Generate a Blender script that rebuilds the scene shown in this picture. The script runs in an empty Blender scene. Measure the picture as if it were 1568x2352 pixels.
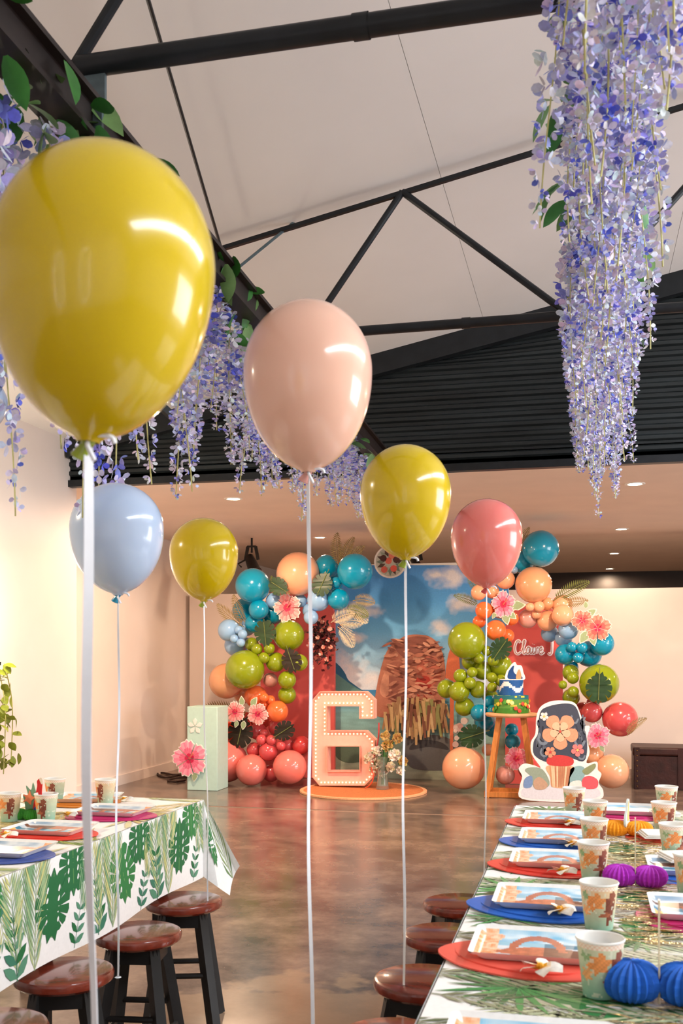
import bpy, bmesh, math, random
from mathutils import Vector, Matrix, noise
from mathutils.geometry import tessellate_polygon
random.seed(7)
S = bpy.context.scene
C = S.collection
PI = math.pi

# ------------------------------------------------------------------ camera
F, PXC, HY, CZ = 2350.0, 784.0, 1505.0, 1.32      # focal length in pixels, optical axis, horizon row, eye height
YAW = math.atan((1340 - PXC) / F)
SN, CS = math.sin(YAW), math.cos(YAW)
cd = bpy.data.cameras.new('camera'); cam = bpy.data.objects.new('camera', cd); C.objects.link(cam)
cam.location = (0, 0, CZ); cam.rotation_euler = (PI / 2, 0, YAW)
cd.sensor_width = 36; cd.lens = F / 2352 * 36; cd.shift_y = (HY - 1176) / 2352
cd.clip_start = .05; cd.dof.use_dof = True; cd.dof.focus_distance = 6.0; cd.dof.aperture_fstop = 9
S.camera = cam
# ------------------------------------------------------------------ world, exposure
S.view_settings.view_transform = 'Standard'; S.view_settings.look = 'None'
S.view_settings.gamma = 1; S.view_settings.use_curve_mapping = False
S.view_settings.exposure = -0.06
w = bpy.data.worlds.new('daylight'); S.world = w; w.use_nodes = True
w.node_tree.nodes['Background'].inputs[0].default_value = (.80, .90, 1.0, 1)
w.node_tree.nodes['Background'].inputs[1].default_value = 1.0

def area(name, loc, rot, sx, sy, power, col):
    l = bpy.data.lights.new(name, 'AREA'); l.shape = 'RECTANGLE'; l.size = sx; l.size_y = sy
    l.energy = power; l.color = col
    o = bpy.data.objects.new(name, l); o.location = loc; o.rotation_euler = rot; C.objects.link(o); return o
# daylight entering by the long rooflight right of the ridge; side and front glazing lights are added fill
area('rooflight_daylight', (3.75, 2.2, 4.02), (0, math.radians(13), 0), .95, 8.6, 540, (.88, .95, 1))
area('side_fill_light', (6.45, 5.0, 1.7), (0, PI / 2, 0), 2.0, 3.6, 230, (.97, .98, 1))  # unseen side glazing, added to brighten the roof lining
for gx in (-1.9, .4): area('front_fill_light', (gx, -3.95, 1.55), (PI / 2, 0, PI), .7, 2.0, 190, (.95, .98, 1))  # two unseen narrow lights, added as fill from behind the camera
DOWN = []   # downlights are built further below, each with its own lamp

# ------------------------------------------------------------------ pixel helpers (1568 x 2352)
def ray(px, py):
    r = (px - PXC) / F; u = (HY - py) / F
    return Vector((-SN + CS * r, CS + SN * r, u))
EYE = Vector((0, 0, CZ))
def onY(px, py, Y): d = ray(px, py); return EYE + d * (Y / d.y)
def onX(px, py, X): d = ray(px, py); return EYE + d * (X / d.x)
def onZ(px, py, Z): d = ray(px, py); return EYE + d * ((Z - CZ) / d.z)
def dep(px, py, D): return EYE + ray(px, py) * D
def mpp(p): return (-SN * p[0] + CS * p[1]) / F     # metres per pixel at a point

# ------------------------------------------------------------------ colours and materials
def lin(c): return c / 12.92 if c <= .04045 else ((c + .055) / 1.055) ** 2.4
def rgb(r, g, b): return (lin(r / 255), lin(g / 255), lin(b / 255))
MATS = {}
def mat(name, col=(.8, .8, .8), rough=.5, metal=0., spec=.5, var=.08, scale=25., bump=0., sss=0., coat=0., attr=False,
        emit=0., trans=0., ior=1.45, alpha=1., stretch=None, bscale=None):
    m = bpy.data.materials.new(name); MATS[name] = m; m.use_nodes = True
    nt = m.node_tree; N = nt.nodes; L = nt.links; P = N['Principled BSDF']
    tc = N.new('ShaderNodeTexCoord'); nz = N.new('ShaderNodeTexNoise'); nz.inputs['Scale'].default_value = scale
    nz.inputs['Detail'].default_value = 4
    src = tc.outputs['Object']
    if stretch:
        mp = N.new('ShaderNodeMapping'); mp.inputs['Scale'].default_value = stretch
        L.new(src, mp.inputs[0]); src = mp.outputs[0]
    L.new(src, nz.inputs['Vector'])
    rp = N.new('ShaderNodeMapRange'); rp.inputs[1].default_value = .3; rp.inputs[2].default_value = .7
    rp.inputs[3].default_value = 1 - var; rp.inputs[4].default_value = 1 + var; L.new(nz.outputs['Fac'], rp.inputs[0])
    mx = N.new('ShaderNodeMix'); mx.data_type = 'RGBA'; mx.blend_type = 'MULTIPLY'; mx.inputs[0].default_value = 1
    if attr:
        at = N.new('ShaderNodeVertexColor'); at.layer_name = 'Col'; L.new(at.outputs[0], mx.inputs[6])
    else: mx.inputs[6].default_value = (*col, 1)
    L.new(rp.outputs[0], mx.inputs[7]); L.new(mx.outputs[2], P.inputs['Base Color'])
    P.inputs['Roughness'].default_value = rough; P.inputs['Metallic'].default_value = metal
    P.inputs['Specular IOR Level'].default_value = spec; P.inputs['IOR'].default_value = ior
    P.inputs['Coat Weight'].default_value = coat; P.inputs['Coat Roughness'].default_value = .08
    P.inputs['Transmission Weight'].default_value = trans; P.inputs['Alpha'].default_value = alpha
    if sss: P.inputs['Subsurface Weight'].default_value = sss; P.inputs['Subsurface Radius'].default_value = (.03, .02, .015)
    if emit: L.new(mx.outputs[2], P.inputs['Emission Color']); P.inputs['Emission Strength'].default_value = emit
    if bump:
        b = N.new('ShaderNodeBump'); b.inputs['Strength'].default_value = bump; b.inputs['Distance'].default_value = .01
        n2 = N.new('ShaderNodeTexNoise'); n2.inputs['Scale'].default_value = bscale or scale * 3; L.new(src, n2.inputs['Vector'])
        L.new(n2.outputs['Fac'], b.inputs['Height']); L.new(b.outputs[0], P.inputs['Normal'])
    return m
mat('white_wall', rgb(234, 222, 214), .75, var=.02, scale=3, bump=.05)
mat('low_ceiling', rgb(236, 218, 204), .8, var=.03, scale=3)
mat('roof_panel', rgb(238, 236, 234), .7, var=.025, scale=1.6, bump=.04)
mat('black_steel', rgb(30, 34, 38), .42, .2, var=.25, scale=12)
mat('brown_steel', rgb(38, 28, 26), .5, .1, var=.3, scale=7)
mat('grey_steel', rgb(90, 105, 110), .5, .4, var=.2)
mat('corrugated', rgb(34, 40, 42), .4, .15, var=.45, scale=4, stretch=(.4, 1, 6))
mat('dark_wall', rgb(40, 32, 30), .35, var=.1)
mat('print', (1, 1, 1), .6, var=.06, scale=60, attr=True)
mat('cloth', (1, 1, 1), .55, var=.03, scale=90, attr=True, spec=.35)
mat('glossprint', (1, 1, 1), .3, var=.04, scale=80, attr=True)
mat('petal', (1, 1, 1), .6, var=.12, scale=120, attr=True, sss=.2)
mat('stem', rgb(196, 190, 120), .6, var=.15)
mat('leaf', rgb(58, 128, 52), .45, var=.35, scale=14)
mat('leaf_light', rgb(120, 160, 95), .45, var=.3, scale=14)
mat('vine_leaf', rgb(140, 150, 40), .5, var=.35, scale=20)
mat('monstera', rgb(38, 66, 36), .4, var=.35, scale=12)
mat('monstera_dark', rgb(40, 32, 22), .45, var=.35, scale=12)
mat('fern', rgb(150, 130, 84), .7, var=.25, scale=30)
mat('fern_green', rgb(112, 122, 66), .7, var=.25, scale=30)
mat('fern_pale', rgb(205, 190, 160), .7, var=.2, scale=30)
mat('mint', rgb(190, 224, 214), .55, var=.03)
mat('white_card', rgb(240, 238, 232), .6, var=.03)
mat('white_gloss', rgb(250, 250, 248), .25, var=.02, emit=.25)
mat('ribbon', rgb(236, 238, 244), .3, var=.03, spec=.6)
mat('arch', rgb(222, 96, 92), .5, var=.05, scale=4)
mat('six_body', rgb(250, 194, 176), .5, var=.04)
mat('six_rim', rgb(248, 170, 150), .45, var=.04)
mat('bulb', (1, .82, .5), .3, var=.02, emit=1.6)
mat('mat_weave', rgb(214, 130, 78), .85, var=.25, scale=120, bump=.4)
mat('mat_edge', rgb(236, 176, 130), .8, var=.15, scale=90)
mat('glass', (.86, .9, .84), .06, trans=.9, var=.02)
mat('wood', rgb(204, 128, 62), .5, var=.2, scale=9, stretch=(6, 6, .8))
mat('wood_pale', rgb(226, 176, 130), .5, var=.12, scale=9)
mat('seat_wood', rgb(118, 44, 28), .22, var=.4, scale=7, stretch=(1, 6, 1), coat=.5)
mat('stool_black', rgb(20, 18, 18), .4, var=.3)
mat('chest', rgb(52, 22, 18), .45, var=.4, scale=10, bump=.2)
mat('brass', rgb(120, 84, 40), .4, .8, var=.2)
mat('cable', rgb(52, 34, 28), .6, var=.2)
mat('black_plastic', rgb(16, 14, 14), .4, var=.2)
mat('gold_foil', rgb(226, 204, 150), .28, .85, var=.25, scale=60, bump=.5)
mat('table_top', rgb(200, 190, 180), .6)
mat('clear_stick', rgb(226, 214, 180), .2, var=.05)
mat('lamp_lens', (1, .86, .62), .4, var=.01, emit=26)
mat('sconce_lens', (1, .95, .8), .4, var=.01, emit=8)
mat('skirting', rgb(140, 120, 106), .4, var=.2, scale=6)
BAL = dict(lime=(214, 184, 6), lime_green=(140, 158, 22), peach=(240, 176, 138), skin=(246, 196, 172), pink=(240, 128, 118),
           rose=(214, 84, 88), red=(196, 62, 62), coral=(236, 104, 92), blue=(192, 212, 240), sky=(150, 192, 234), teal=(0, 148, 188), orange=(246, 118, 62),
           deep_orange=(226, 70, 40), blush=(222, 160, 150), tan=(226, 164, 122))
for k, v in BAL.items(): mat('latex_' + k, rgb(*v), .2, var=.03, scale=3, sss=.12, coat=.6, spec=.5)
# polished concrete floor
def floor_mat():
    m = mat('concrete', rgb(120, 98, 84), .3, var=.3, scale=.9)
    nt = m.node_tree; N = nt.nodes; L = nt.links; P = N['Principled BSDF']
    tc = N.new('ShaderNodeTexCoord')
    a = N.new('ShaderNodeTexNoise'); a.inputs['Scale'].default_value = 3.2; a.inputs['Detail'].default_value = 9; a.inputs['Roughness'].default_value = .68
    L.new(tc.outputs['Object'], a.inputs['Vector'])
    cr = N.new('ShaderNodeValToRGB'); e = cr.color_ramp.elements
    e[0].position = .34; e[0].color = (*rgb(88, 78, 72), 1); e[1].position = .68; e[1].color = (*rgb(152, 132, 116), 1)
    k = e.new(.5); k.color = (*rgb(120, 104, 94), 1)
    L.new(a.outputs['Fac'], cr.inputs[0])
    b = N.new('ShaderNodeTexNoise'); b.inputs['Scale'].default_value = .55; b.inputs['Detail'].default_value = 3; L.new(tc.outputs['Object'], b.inputs['Vector'])
    c2 = N.new('ShaderNodeValToRGB'); q = c2.color_ramp.elements
    q[0].position = .4; q[0].color = (.88, .88, .9, 1); q[1].position = .62; q[1].color = (1.12, 1.05, .98, 1); L.new(b.outputs['Fac'], c2.inputs[0])
    mx = N.new('ShaderNodeMix'); mx.data_type = 'RGBA'; mx.blend_type = 'MULTIPLY'; mx.inputs[0].default_value = 1
    L.new(cr.outputs[0], mx.inputs[6]); L.new(c2.outputs[0], mx.inputs[7])
    # worn tan patch with a ragged outline between the tables
    vd = N.new('ShaderNodeVectorMath'); vd.operation = 'DISTANCE'; L.new(tc.outputs['Object'], vd.inputs[0]); vd.inputs[1].default_value = (-1.0, 3.45, 0)
    rg = N.new('ShaderNodeTexNoise'); rg.inputs['Scale'].default_value = 4.5; rg.inputs['Detail'].default_value = 6; L.new(tc.outputs['Object'], rg.inputs['Vector'])
    sm = N.new('ShaderNodeMath'); sm.operation = 'MULTIPLY_ADD'; L.new(rg.outputs['Fac'], sm.inputs[0]); sm.inputs[1].default_value = .9; L.new(vd.outputs['Value'], sm.inputs[2])
    mr = N.new('ShaderNodeMapRange'); mr.inputs[1].default_value = 1.0; mr.inputs[2].default_value = 1.08; mr.inputs[3].default_value = .55; mr.inputs[4].default_value = 0; L.new(sm.outputs[0], mr.inputs[0])
    m3 = N.new('ShaderNodeMix'); m3.data_type = 'RGBA'; L.new(mr.outputs[0], m3.inputs[0]); L.new(mx.outputs[2], m3.inputs[6]); m3.inputs[7].default_value = (*rgb(178, 148, 118), 1)
    L.new(m3.outputs[2], P.inputs['Base Color'])
    r = N.new('ShaderNodeMapRange'); r.inputs[3].default_value = .1; r.inputs[4].default_value = .27; L.new(a.outputs['Fac'], r.inputs[0]); L.new(r.outputs[0], P.inputs['Roughness'])
    P.inputs['Specular IOR Level'].default_value = .6
floor_mat()

# ------------------------------------------------------------------ mesh helpers
class MB:
    def __init__(s): s.v = []; s.f = []; s.c = []; s.col = (1, 1, 1)
    def add(s, vs, fs, col=None):
        o = len(s.v); s.v += [Vector(p) for p in vs]; s.f += [tuple(i + o for i in f) for f in fs]
        s.c += [col or s.col] * len(fs); return s
    def box(s, c, d, rz=0, col=None, taper=1):
        x, y, z = d[0] / 2, d[1] / 2, d[2] / 2; ca, sa = math.cos(rz), math.sin(rz); vs = []
        for k in (-1, 1):
            t = taper if k == 1 else 1
            for i, j in ((-1, -1), (1, -1), (1, 1), (-1, 1)):
                a, b = i * x * t, j * y * t
                vs.append((c[0] + a * ca - b * sa, c[1] + a * sa + b * ca, c[2] + k * z))
        return s.add(vs, [(3, 2, 1, 0), (4, 5, 6, 7), (0, 1, 5, 4), (1, 2, 6, 5), (2, 3, 7, 6), (3, 0, 4, 7)], col)
    def bar(s, a, b, wx, wy, col=None, up=(0, 0, 1)):
        a, b = Vector(a), Vector(b); t = (b - a).normalized(); u = Vector(up)
        if abs(t.dot(u)) > .98: u = Vector((0, 1, 0))
        r = t.cross(u).normalized(); u = r.cross(t); vs = []
        for p in (a, b):
            for i, j in ((-1, -1), (1, -1), (1, 1), (-1, 1)): vs.append(p + r * (i * wx / 2) + u * (j * wy / 2))
        return s.add(vs, [(3, 2, 1, 0), (4, 5, 6, 7), (0, 1, 5, 4), (1, 2, 6, 5), (2, 3, 7, 6), (3, 0, 4, 7)], col)
    def tube(s, pts, r, n=8, col=None, cap=True, flat=1.):
        pts = [Vector(p) for p in pts]; m = len(pts); vs = []; fs = []; pr = None
        for i, p in enumerate(pts):
            t = (pts[min(i + 1, m - 1)] - pts[max(i - 1, 0)]).normalized()
            if pr is None:
                u = Vector((0, 0, 1)) if abs(t.z) < .9 else Vector((1, 0, 0)); pr = t.cross(u).normalized()
            pr = (pr - t * pr.dot(t)).normalized(); q = t.cross(pr); R = r[i] if isinstance(r, (list, tuple)) else r
            for k in range(n):
                a = 2 * PI * k / n; vs.append(p + pr * (math.cos(a) * R) + q * (math.sin(a) * R * flat))
        for i in range(m - 1):
            for k in range(n):
                a, b = i * n + k, i * n + (k + 1) % n; fs.append((a, b, b + n, a + n))
        if cap: fs += [tuple(range(n))[::-1], tuple((m - 1) * n + k for k in range(n))]
        return s.add(vs, fs, col)
    def lathe(s, prof, n=24, c=(0, 0, 0), col=None, colf=None, axis=None):
        vs = []; fs = []; m = len(prof); M = Matrix.Identity(3)
        if axis is not None: M = Vector((0, 0, 1)).rotation_difference(Vector(axis)).to_matrix()
        for r, z in prof:
            for k in range(n):
                a = 2 * PI * k / n; vs.append(Vector(c) + M @ Vector((math.cos(a) * r, math.sin(a) * r, z)))
        base = len(s.f)
        for i in range(m - 1):
            for k in range(n):
                a, b = i * n + k, i * n + (k + 1) % n; fs.append((a, b, b + n, a + n))
        s.add(vs, fs, col)
        if colf:
            for i in range(m - 1):
                for k in range(n): s.c[base + i * n + k] = colf((k + .5) / n, i)
        return s
    def ball(s, c, r, n=12, m=8, sc=(1, 1, 1), col=None):
        vs = []; fs = []
        for i in range(m + 1):
            b = PI * i / m - PI / 2
            for k in range(n):
                a = 2 * PI * k / n
                vs.append((c[0] + r * sc[0] * math.cos(b) * math.cos(a), c[1] + r * sc[1] * math.cos(b) * math.sin(a), c[2] + r * sc[2] * math.sin(b)))
        for i in range(m):
            for k in range(n):
                a, b = i * n + k, i * n + (k + 1) % n; fs.append((a, b, b + n, a + n))
        return s.add(vs, fs, col)
    def poly(s, pts, col=None, flip=False):            # flat polygon, concave allowed
        pts = [Vector(p) for p in pts]
        fs = [tuple(t) for t in tessellate_polygon([pts])]
        return s.add(pts, fs, col)
    def slab(s, loops, f, t0, t1, col=None, side=None):   # extruded outline (first loop outer, others holes); f(x, y, t) -> point
        l3 = [[Vector((x, y, 0)) for x, y in lp] for lp in loops]; flat = [p for lp in loops for p in lp]
        tr = tessellate_polygon(l3)
        s.add([f(x, y, t0) for x, y in flat], [tuple(t) for t in tr], col)
        s.add([f(x, y, t1) for x, y in flat], [tuple(t)[::-1] for t in tr], col)
        for lp in loops:
            n = len(lp); vs = [f(x, y, t0) for x, y in lp] + [f(x, y, t1) for x, y in lp]
            s.add(vs, [(i, (i + 1) % n, (i + 1) % n + n, i + n) for i in range(n)], side or col)
        return s
    def build(s, name, m, parent=None, smooth=.6, base=False, attr=None, recalc=True):
        me = bpy.data.meshes.new(name); o = bpy.data.objects.new(name, me); C.objects.link(o)
        off = Vector((0, 0, 0)); p = parent
        while p is not None: off += p.location; p = p.parent
        if base and s.v:
            xs = [v.x for v in s.v]; ys = [v.y for v in s.v]
            off = Vector(((min(xs) + max(xs)) / 2, (min(ys) + max(ys)) / 2, min(v.z for v in s.v))); o.location = off
        me.from_pydata([tuple(v - off) for v in s.v], [], s.f)
        if MATS[m].node_tree.nodes.get('Color Attribute') or attr or any(n.type == 'VERTEX_COLOR' for n in MATS[m].node_tree.nodes):
            ca = me.color_attributes.new('Col', 'FLOAT_COLOR', 'CORNER'); buf = []
            for f, c in zip(s.f, s.c): buf += [c[0], c[1], c[2], 1.] * len(f)
            ca.data.foreach_set('color', buf)
        me.materials.append(MATS[m]); me.update()
        if smooth:
            if recalc:
                bm = bmesh.new(); bm.from_mesh(me); bmesh.ops.recalc_face_normals(bm, faces=bm.faces); bm.to_mesh(me); bm.free()
            me.shade_smooth(); me.set_sharp_from_angle(angle=smooth)
        if parent: o.parent = parent
        return o
def tag(o, label, cat, group=None, kind=None):
    if label: o['label'] = label
    if cat: o['category'] = cat
    if group: o['group'] = group
    if kind: o['kind'] = kind
    return o
def thing(name, label, cat, loc=(0, 0, 0), group=None):
    o = bpy.data.objects.new(name, None); o.empty_display_size = .1; C.objects.link(o); o.location = loc
    return tag(o, label, cat, group)
def struct(mb, name, m, parent=None, smooth=.6):
    o = mb.build(name, m, parent, smooth)
    if not parent: o['kind'] = 'structure'
    return o
def copy_tree(o, parent=None):
    c = o.copy(); C.objects.link(c)
    if parent: c.parent = parent
    for ch in o.children: copy_tree(ch, c)
    return c
def put(root, loc, rz=0, label=None, group=None, sc=None):
    root.location = loc; root.rotation_euler = (0, 0, rz)
    if sc: root.scale = (sc, sc, sc)
    if label: root['label'] = label
    if group: root['group'] = group
    return root
def spline(pts, k=6, closed=False):
    pts = [Vector(p) for p in pts]; n = len(pts); out = []
    rng = range(n if closed else n - 1)
    for i in rng:
        g = (lambda j: pts[j % n]) if closed else (lambda j: pts[max(0, min(n - 1, j))])
        a, b, c, d = g(i - 1), g(i), g(i + 1), g(i + 2)
        for t in range(k):
            t /= k; out.append(.5 * ((2 * b) + (c - a) * t + (2 * a - 5 * b + 4 * c - d) * t * t + (3 * b - a - 3 * c + d) * t ** 3))
    if not closed: out.append(pts[-1])
    return out
def rot2(pts, a, s=1, c=(0, 0)):
    ca, sa = math.cos(a) * s, math.sin(a) * s
    return [(c[0] + x * ca - y * sa, c[1] + x * sa + y * ca) for x, y in pts]

# ================================================================== the building
WL, WREC, YF, YP, YB, ZC = -3.8, -4.6, 7.1, 11.4, 16.6, 2.63
def roofz(X): return 3.71 + .2 * X if X < 2.7 else 4.25 - .2 * (X - 2.7)
fl = bpy.data.objects.new('floor', None); C.objects.link(fl); fl['kind'] = 'structure'
MB().box((.8, 2.1, -.05), (12.6, 12.6, .1)).build('slab', 'concrete', fl)
MB().box((.8, 12.735, -.05), (12.6, 8.53, .1)).build('slab', 'concrete', fl)
MB().box((.8, 8.435, -.0515), (12.6, .069, .1)).build('joint_strip', 'skirting', fl)
# walls
struct(MB().box((WL - .4, 1.55, 1.6), (.8, 11.3, 3.2)), 'wall_left', 'white_wall')
struct(MB().box((WREC - .1, 11.9, 1.35), (.2, 9.4, 2.7)), 'wall_left_recess', 'white_wall')
r = MB(); r.box((6.7, 6.4, .3), (.2, 21, .6)); r.box((6.7, 6.4, 3.3), (.2, 21, 1.0)); r.box((6.7, -.5, 1.7), (.2, 7.2, 2.2)); r.box((6.7, 12.0, 1.7), (.2, 9.8, 2.2))
struct(r, 'wall_right', 'white_wall')
ws = bpy.data.objects.new('added_window_2', None); C.objects.link(ws); ws.location = (6.7, 5.0, .6); ws['kind'] = 'structure'  # unseen side opening, added to go with the side fill light
for y in (3.13, 4.37, 5.6, 6.87): MB().box((6.7, y, 1.7), (.1, .07, 2.2)).build('mullion', 'black_steel', ws)
struct(MB().box((.8, YB + .1, 1.35), (12.4, .2, 2.7)), 'wall_back', 'dark_wall')
struct(MB().box((1.05, YP + .06, 1.02), (11.2, .12, 2.04)), 'wall_partition', 'white_wall')
r = MB(); r.box((.8, -4.1, .2), (12.6, .2, .4)); r.box((.8, -4.1, 3.5), (12.6, .2, 1.6)); r.box((-3.4, -4.1, 1.55), (2.2, .2, 2.3)); r.box((-.75, -4.1, 1.55), (1.5, .2, 2.3)); r.box((3.8, -4.1, 1.55), (6.0, .2, 2.3))
struct(r, 'wall_rear', 'white_wall')
wf = bpy.data.objects.new('added_window_1', None); C.objects.link(wf); wf.location = (.75, -4.1, .4); wf['kind'] = 'structure'  # unseen rear openings, added to go with the front fill lights
for x in (-2.27, -1.53, .03, .77): MB().box((x, -4.1, 1.55), (.07, .1, 2.3)).build('mullion', 'black_steel', wf)
# roof lining: joined sheets with recessed seams
ce = bpy.data.objects.new('ceiling', None); C.objects.link(ce); ce['kind'] = 'structure'
xs = [-4.6] + [-.656 + 1.2 * k for k in range(-2, 3)] + [2.7]
for i in range(len(xs) - 1):
    a, b = xs[i] + .0012, xs[i + 1] - .0012
    m_ = MB(); m_.add([(x, y, roofz(x) + h) for h in (0, .05) for x, y in ((a, -4.2), (b, -4.2), (b, YF), (a, YF))],
                      [(0, 1, 2, 3), (7, 6, 5, 4), (0, 4, 5, 1), (1, 5, 6, 2), (2, 6, 7, 3), (3, 7, 4, 0)]); m_.build('ceiling_panel', 'roof_panel', ce)
for a, b, y0, y1 in ((2.703, 3.25, -4.2, YF), (4.25, 6.8, -4.2, YF), (3.25, 4.25, -4.2, -2.2), (3.25, 4.25, 6.6, YF)):
    m_ = MB(); m_.add([(x, y, roofz(x) + h) for h in (0, .05) for x, y in ((a, y0), (b, y0), (b, y1), (a, y1))],
                      [(0, 1, 2, 3), (7, 6, 5, 4), (0, 4, 5, 1), (1, 5, 6, 2), (2, 6, 7, 3), (3, 7, 4, 0)]); m_.build('ceiling_panel', 'roof_panel', ce)
m_ = MB(); m_.add([(x, y, roofz(x) + .07) for x, y in ((-4.8, -4.3), (2.7, -4.3), (2.7, YF), (-4.8, YF))], [(0, 1, 2, 3)]); m_.build('roof_deck', 'black_steel', ce)
struct(MB().box((.8, 11.95, ZC + .05), (11.4, 9.7, .1)), 'ceiling_lower', 'low_ceiling')
# gable wall: dark sheet metal with horizontal ribs
g = MB(); nx = 2; zz = []; z = 2.62; 
while z < 4.4: zz.append(z); z += .0115
def prof(z): t = ((z - 2.62) / .069) % 1; return .018 * (1 if t < .35 else (1 - (t - .35) / .15) if t < .5 else 0 if t < .85 else (t - .85) / .15)
XR = [WL, -2, 0, 1.4, 2.7, 4, 6.7]
for i, z in enumerate(zz):
    for X in XR: g.v.append(Vector((X, YF - prof(z), min(z, roofz(X) + .02))))
n = len(XR)
for i in range(len(zz) - 1):
    for k in range(n - 1): g.f.append((i * n + k, i * n + k + 1, (i + 1) * n + k + 1, (i + 1) * n + k)); g.c.append((1, 1, 1))
struct(g, 'wall_gable', 'corrugated', smooth=.35)
struct(MB().box((1.45, YF + .0, 2.62), (10.5, .07, .05)), 'trim_1', 'black_steel')
m_ = MB(); m_.bar((WL, YF - .06, roofz(WL) - .07), (2.7, YF - .06, roofz(2.7) - .07), .07, .15); m_.bar((2.7, YF - .06, roofz(2.7) - .07), (6.6, YF - .06, roofz(6.6) - .07), .07, .15)
struct(m_, 'trim_2', 'black_steel')
struct(MB().box((1.0, YP - .01, .05), (11.1, .02, .1)), 'baseboard_back', 'white_wall')
struct(MB().box((WREC + .01, 9.3, .05), (.02, 4, .1)), 'baseboard_left', 'white_wall')

# steelwork: long beam and two roof trusses
BX = -1.25
def bxf(Y): return -1.247 - .0257 * (Y - 2.14)     # the beam runs slightly askew of the hall
b = thing('steel_beam', 'long dark steel beam running down the hall above the left garland', 'beam', (BX, 3.2, 2.64))
for nm, z, wx, wz in (('lower_flange', 2.645, .1, .014), ('upper_flange', 2.745, .1, .014), ('web', 2.695, .05, .09)):
    MB().bar((bxf(-3.8), -3.8, z), (bxf(7.04), 7.04, z), wx, wz).build(nm, 'brown_steel', b)
for Y in (2.42, 4.75): MB().box((bxf(Y) + .038, Y, 2.695), (.026, .012, .088)).build('stiffener_plate', 'grey_steel', b)
def truss(Y, label, r0):
    t = thing('roof_truss', label, 'truss', (.7, Y, 2.85))
    MB().tube([(bxf(Y) - .03, Y, 2.86), (6.5, Y, 2.86)], r0, 14).build('bottom_chord', 'black_steel', t)
    MB().lathe([(r0 + .003, -.02), (r0 + .003, .02)], 14, (-.53, Y, 2.86), axis=(1, 0, 0)).build('joint_collar', 'black_steel', t)
    ap = [(-1.3, 2.86), (-.83, 3.5), (-.06, 2.86), (.85, 3.83), (1.7, 2.86), (2.7, 4.15), (3.7, 2.86), (4.7, 3.8), (5.6, 2.86)]
    MB().bar((-3.7, Y, roofz(-3.7) - .05), (2.7, Y, roofz(2.7) - .05), .022, .02).build('top_chord', 'black_steel', t)
    MB().bar((2.7, Y, roofz(2.7) - .05), (6.5, Y, roofz(6.5) - .05), .04, .035).build('top_chord', 'black_steel', t)
    for (xa, za), (xb, zb) in zip(ap, ap[1:]): MB().tube([(xa, Y, za), (xb, Y, zb)], .016, 10).build('diagonal', 'black_steel', t)
    MB().box((bxf(Y) + .01, Y, 2.81), (.07, .012, .12)).build('gusset_plate', 'grey_steel', t)
    return t
truss(2.45, 'nearest black tube roof truss, cut by the top of the picture', .028)
truss(4.75, 'black tube roof truss with a wide zigzag under the pale roof, before the ribbed wall', .023)
# sag rod and thin hanger wire under the roof
p0 = onZ(340, 0, 3.36); p1 = onY(512, 585, 4.7)
tag(MB().tube([p0 + (p0 - p1) * .5, p0, p1], .0075, 8).build('brace_rod', 'black_steel', base=True), 'thin straight black rod slanting under the pale roof between the trusses', 'rod')
p0 = onY(548, 614, 4.5); p1 = onY(705, 486, 4.9)
tag(MB().tube([p0, p1], .007, 6).build('hanger_wire', 'grey_steel', base=True), 'short thin grey wire slanting up from the long dark beam', 'wire')
# rooflight frame and the knee brace by the gable
rf = thing('rooflight', 'long rooflight frame in the far slope of the roof', 'rooflight', (3.75, 2.2, 4.04))
for dx in (-.5, .5): MB().box((3.75 + dx, 2.2, roofz(3.75 + dx) - .02), (.05, 8.9, .1)).build('frame_rail', 'white_wall', rf)
p0, p1 = onY(372, 935, 6.7), onY(455, 1010, 6.9)
tag(MB().bar(p0, p1, .05, .05).build('knee_brace', 'black_steel', base=True), 'short black steel brace among the flowers before the ribbed wall', 'brace')

# ================================================================== downlights and other lamps
def downlight(x, y, label, power=38):
    t = thing('ceiling_downlight', label, 'downlight', (x, y, ZC), 'recessed ceiling downlights')
    MB().lathe([(.052, 0), (.056, -.006), (.075, -.006), (.078, 0)], 28, (x, y, ZC)).build('trim_ring', 'white_card', t)
    MB().lathe([(.0, -.002), (.052, -.002)], 28, (x, y, ZC)).build('lens', 'lamp_lens', t)
    l = bpy.data.lights.new('downlight_lamp', 'SPOT'); l.energy = power; l.color = (1, .70, .47); l.spot_size = 3.12; l.spot_blend = .35; l.shadow_soft_size = .05
    o = bpy.data.objects.new('downlight_lamp', l); C.objects.link(o); o.location = (0, 0, -.03); o.parent = t
DLAB = {(0, 0): 'glowing downlight above the light blue and yellow balloons, left of the peach balloon', (0, 1): 'small glowing downlight above the peach garland balloon on the left',
        (1, 0): 'largest glowing downlight, at the right just under the ribbed wall', (1, 1): 'glowing downlight at the right, second nearest of the receding row',
        (1, 2): 'glowing downlight at the right, third of the receding row', (2, 0): 'nearest downlight of the unseen row added beyond the right picture edge', (2, 1): 'second downlight of the unseen row added beyond the right picture edge', (1, 3): 'faint farthest downlight over the dark gap at the right'}
for i, X in enumerate((-2.85, .38, 3.4)):  # third row is unseen, added to light the right side
    for j, Y in enumerate((8.12, 11.0, 13.6, 16.0)):
        if (i, j) not in DLAB: continue
        downlight(X, Y, DLAB[(i, j)], (240, 45, 190, 110)[j])
t = thing('wall_sconce', 'bright wall lamp on the white left wall at the picture edge', 'lamp', (WL, 5.55, 1.62))
MB().box((WL + .02, 5.55, 1.62), (.03, .1, .2)).build('back_plate', 'white_card', t)
MB().lathe([(.05, -.12), (.06, -.12), (.06, .12), (.05, .12)], 20, (WL + .11, 5.55, 1.62)).build('shade', 'sconce_lens', t)
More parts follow.
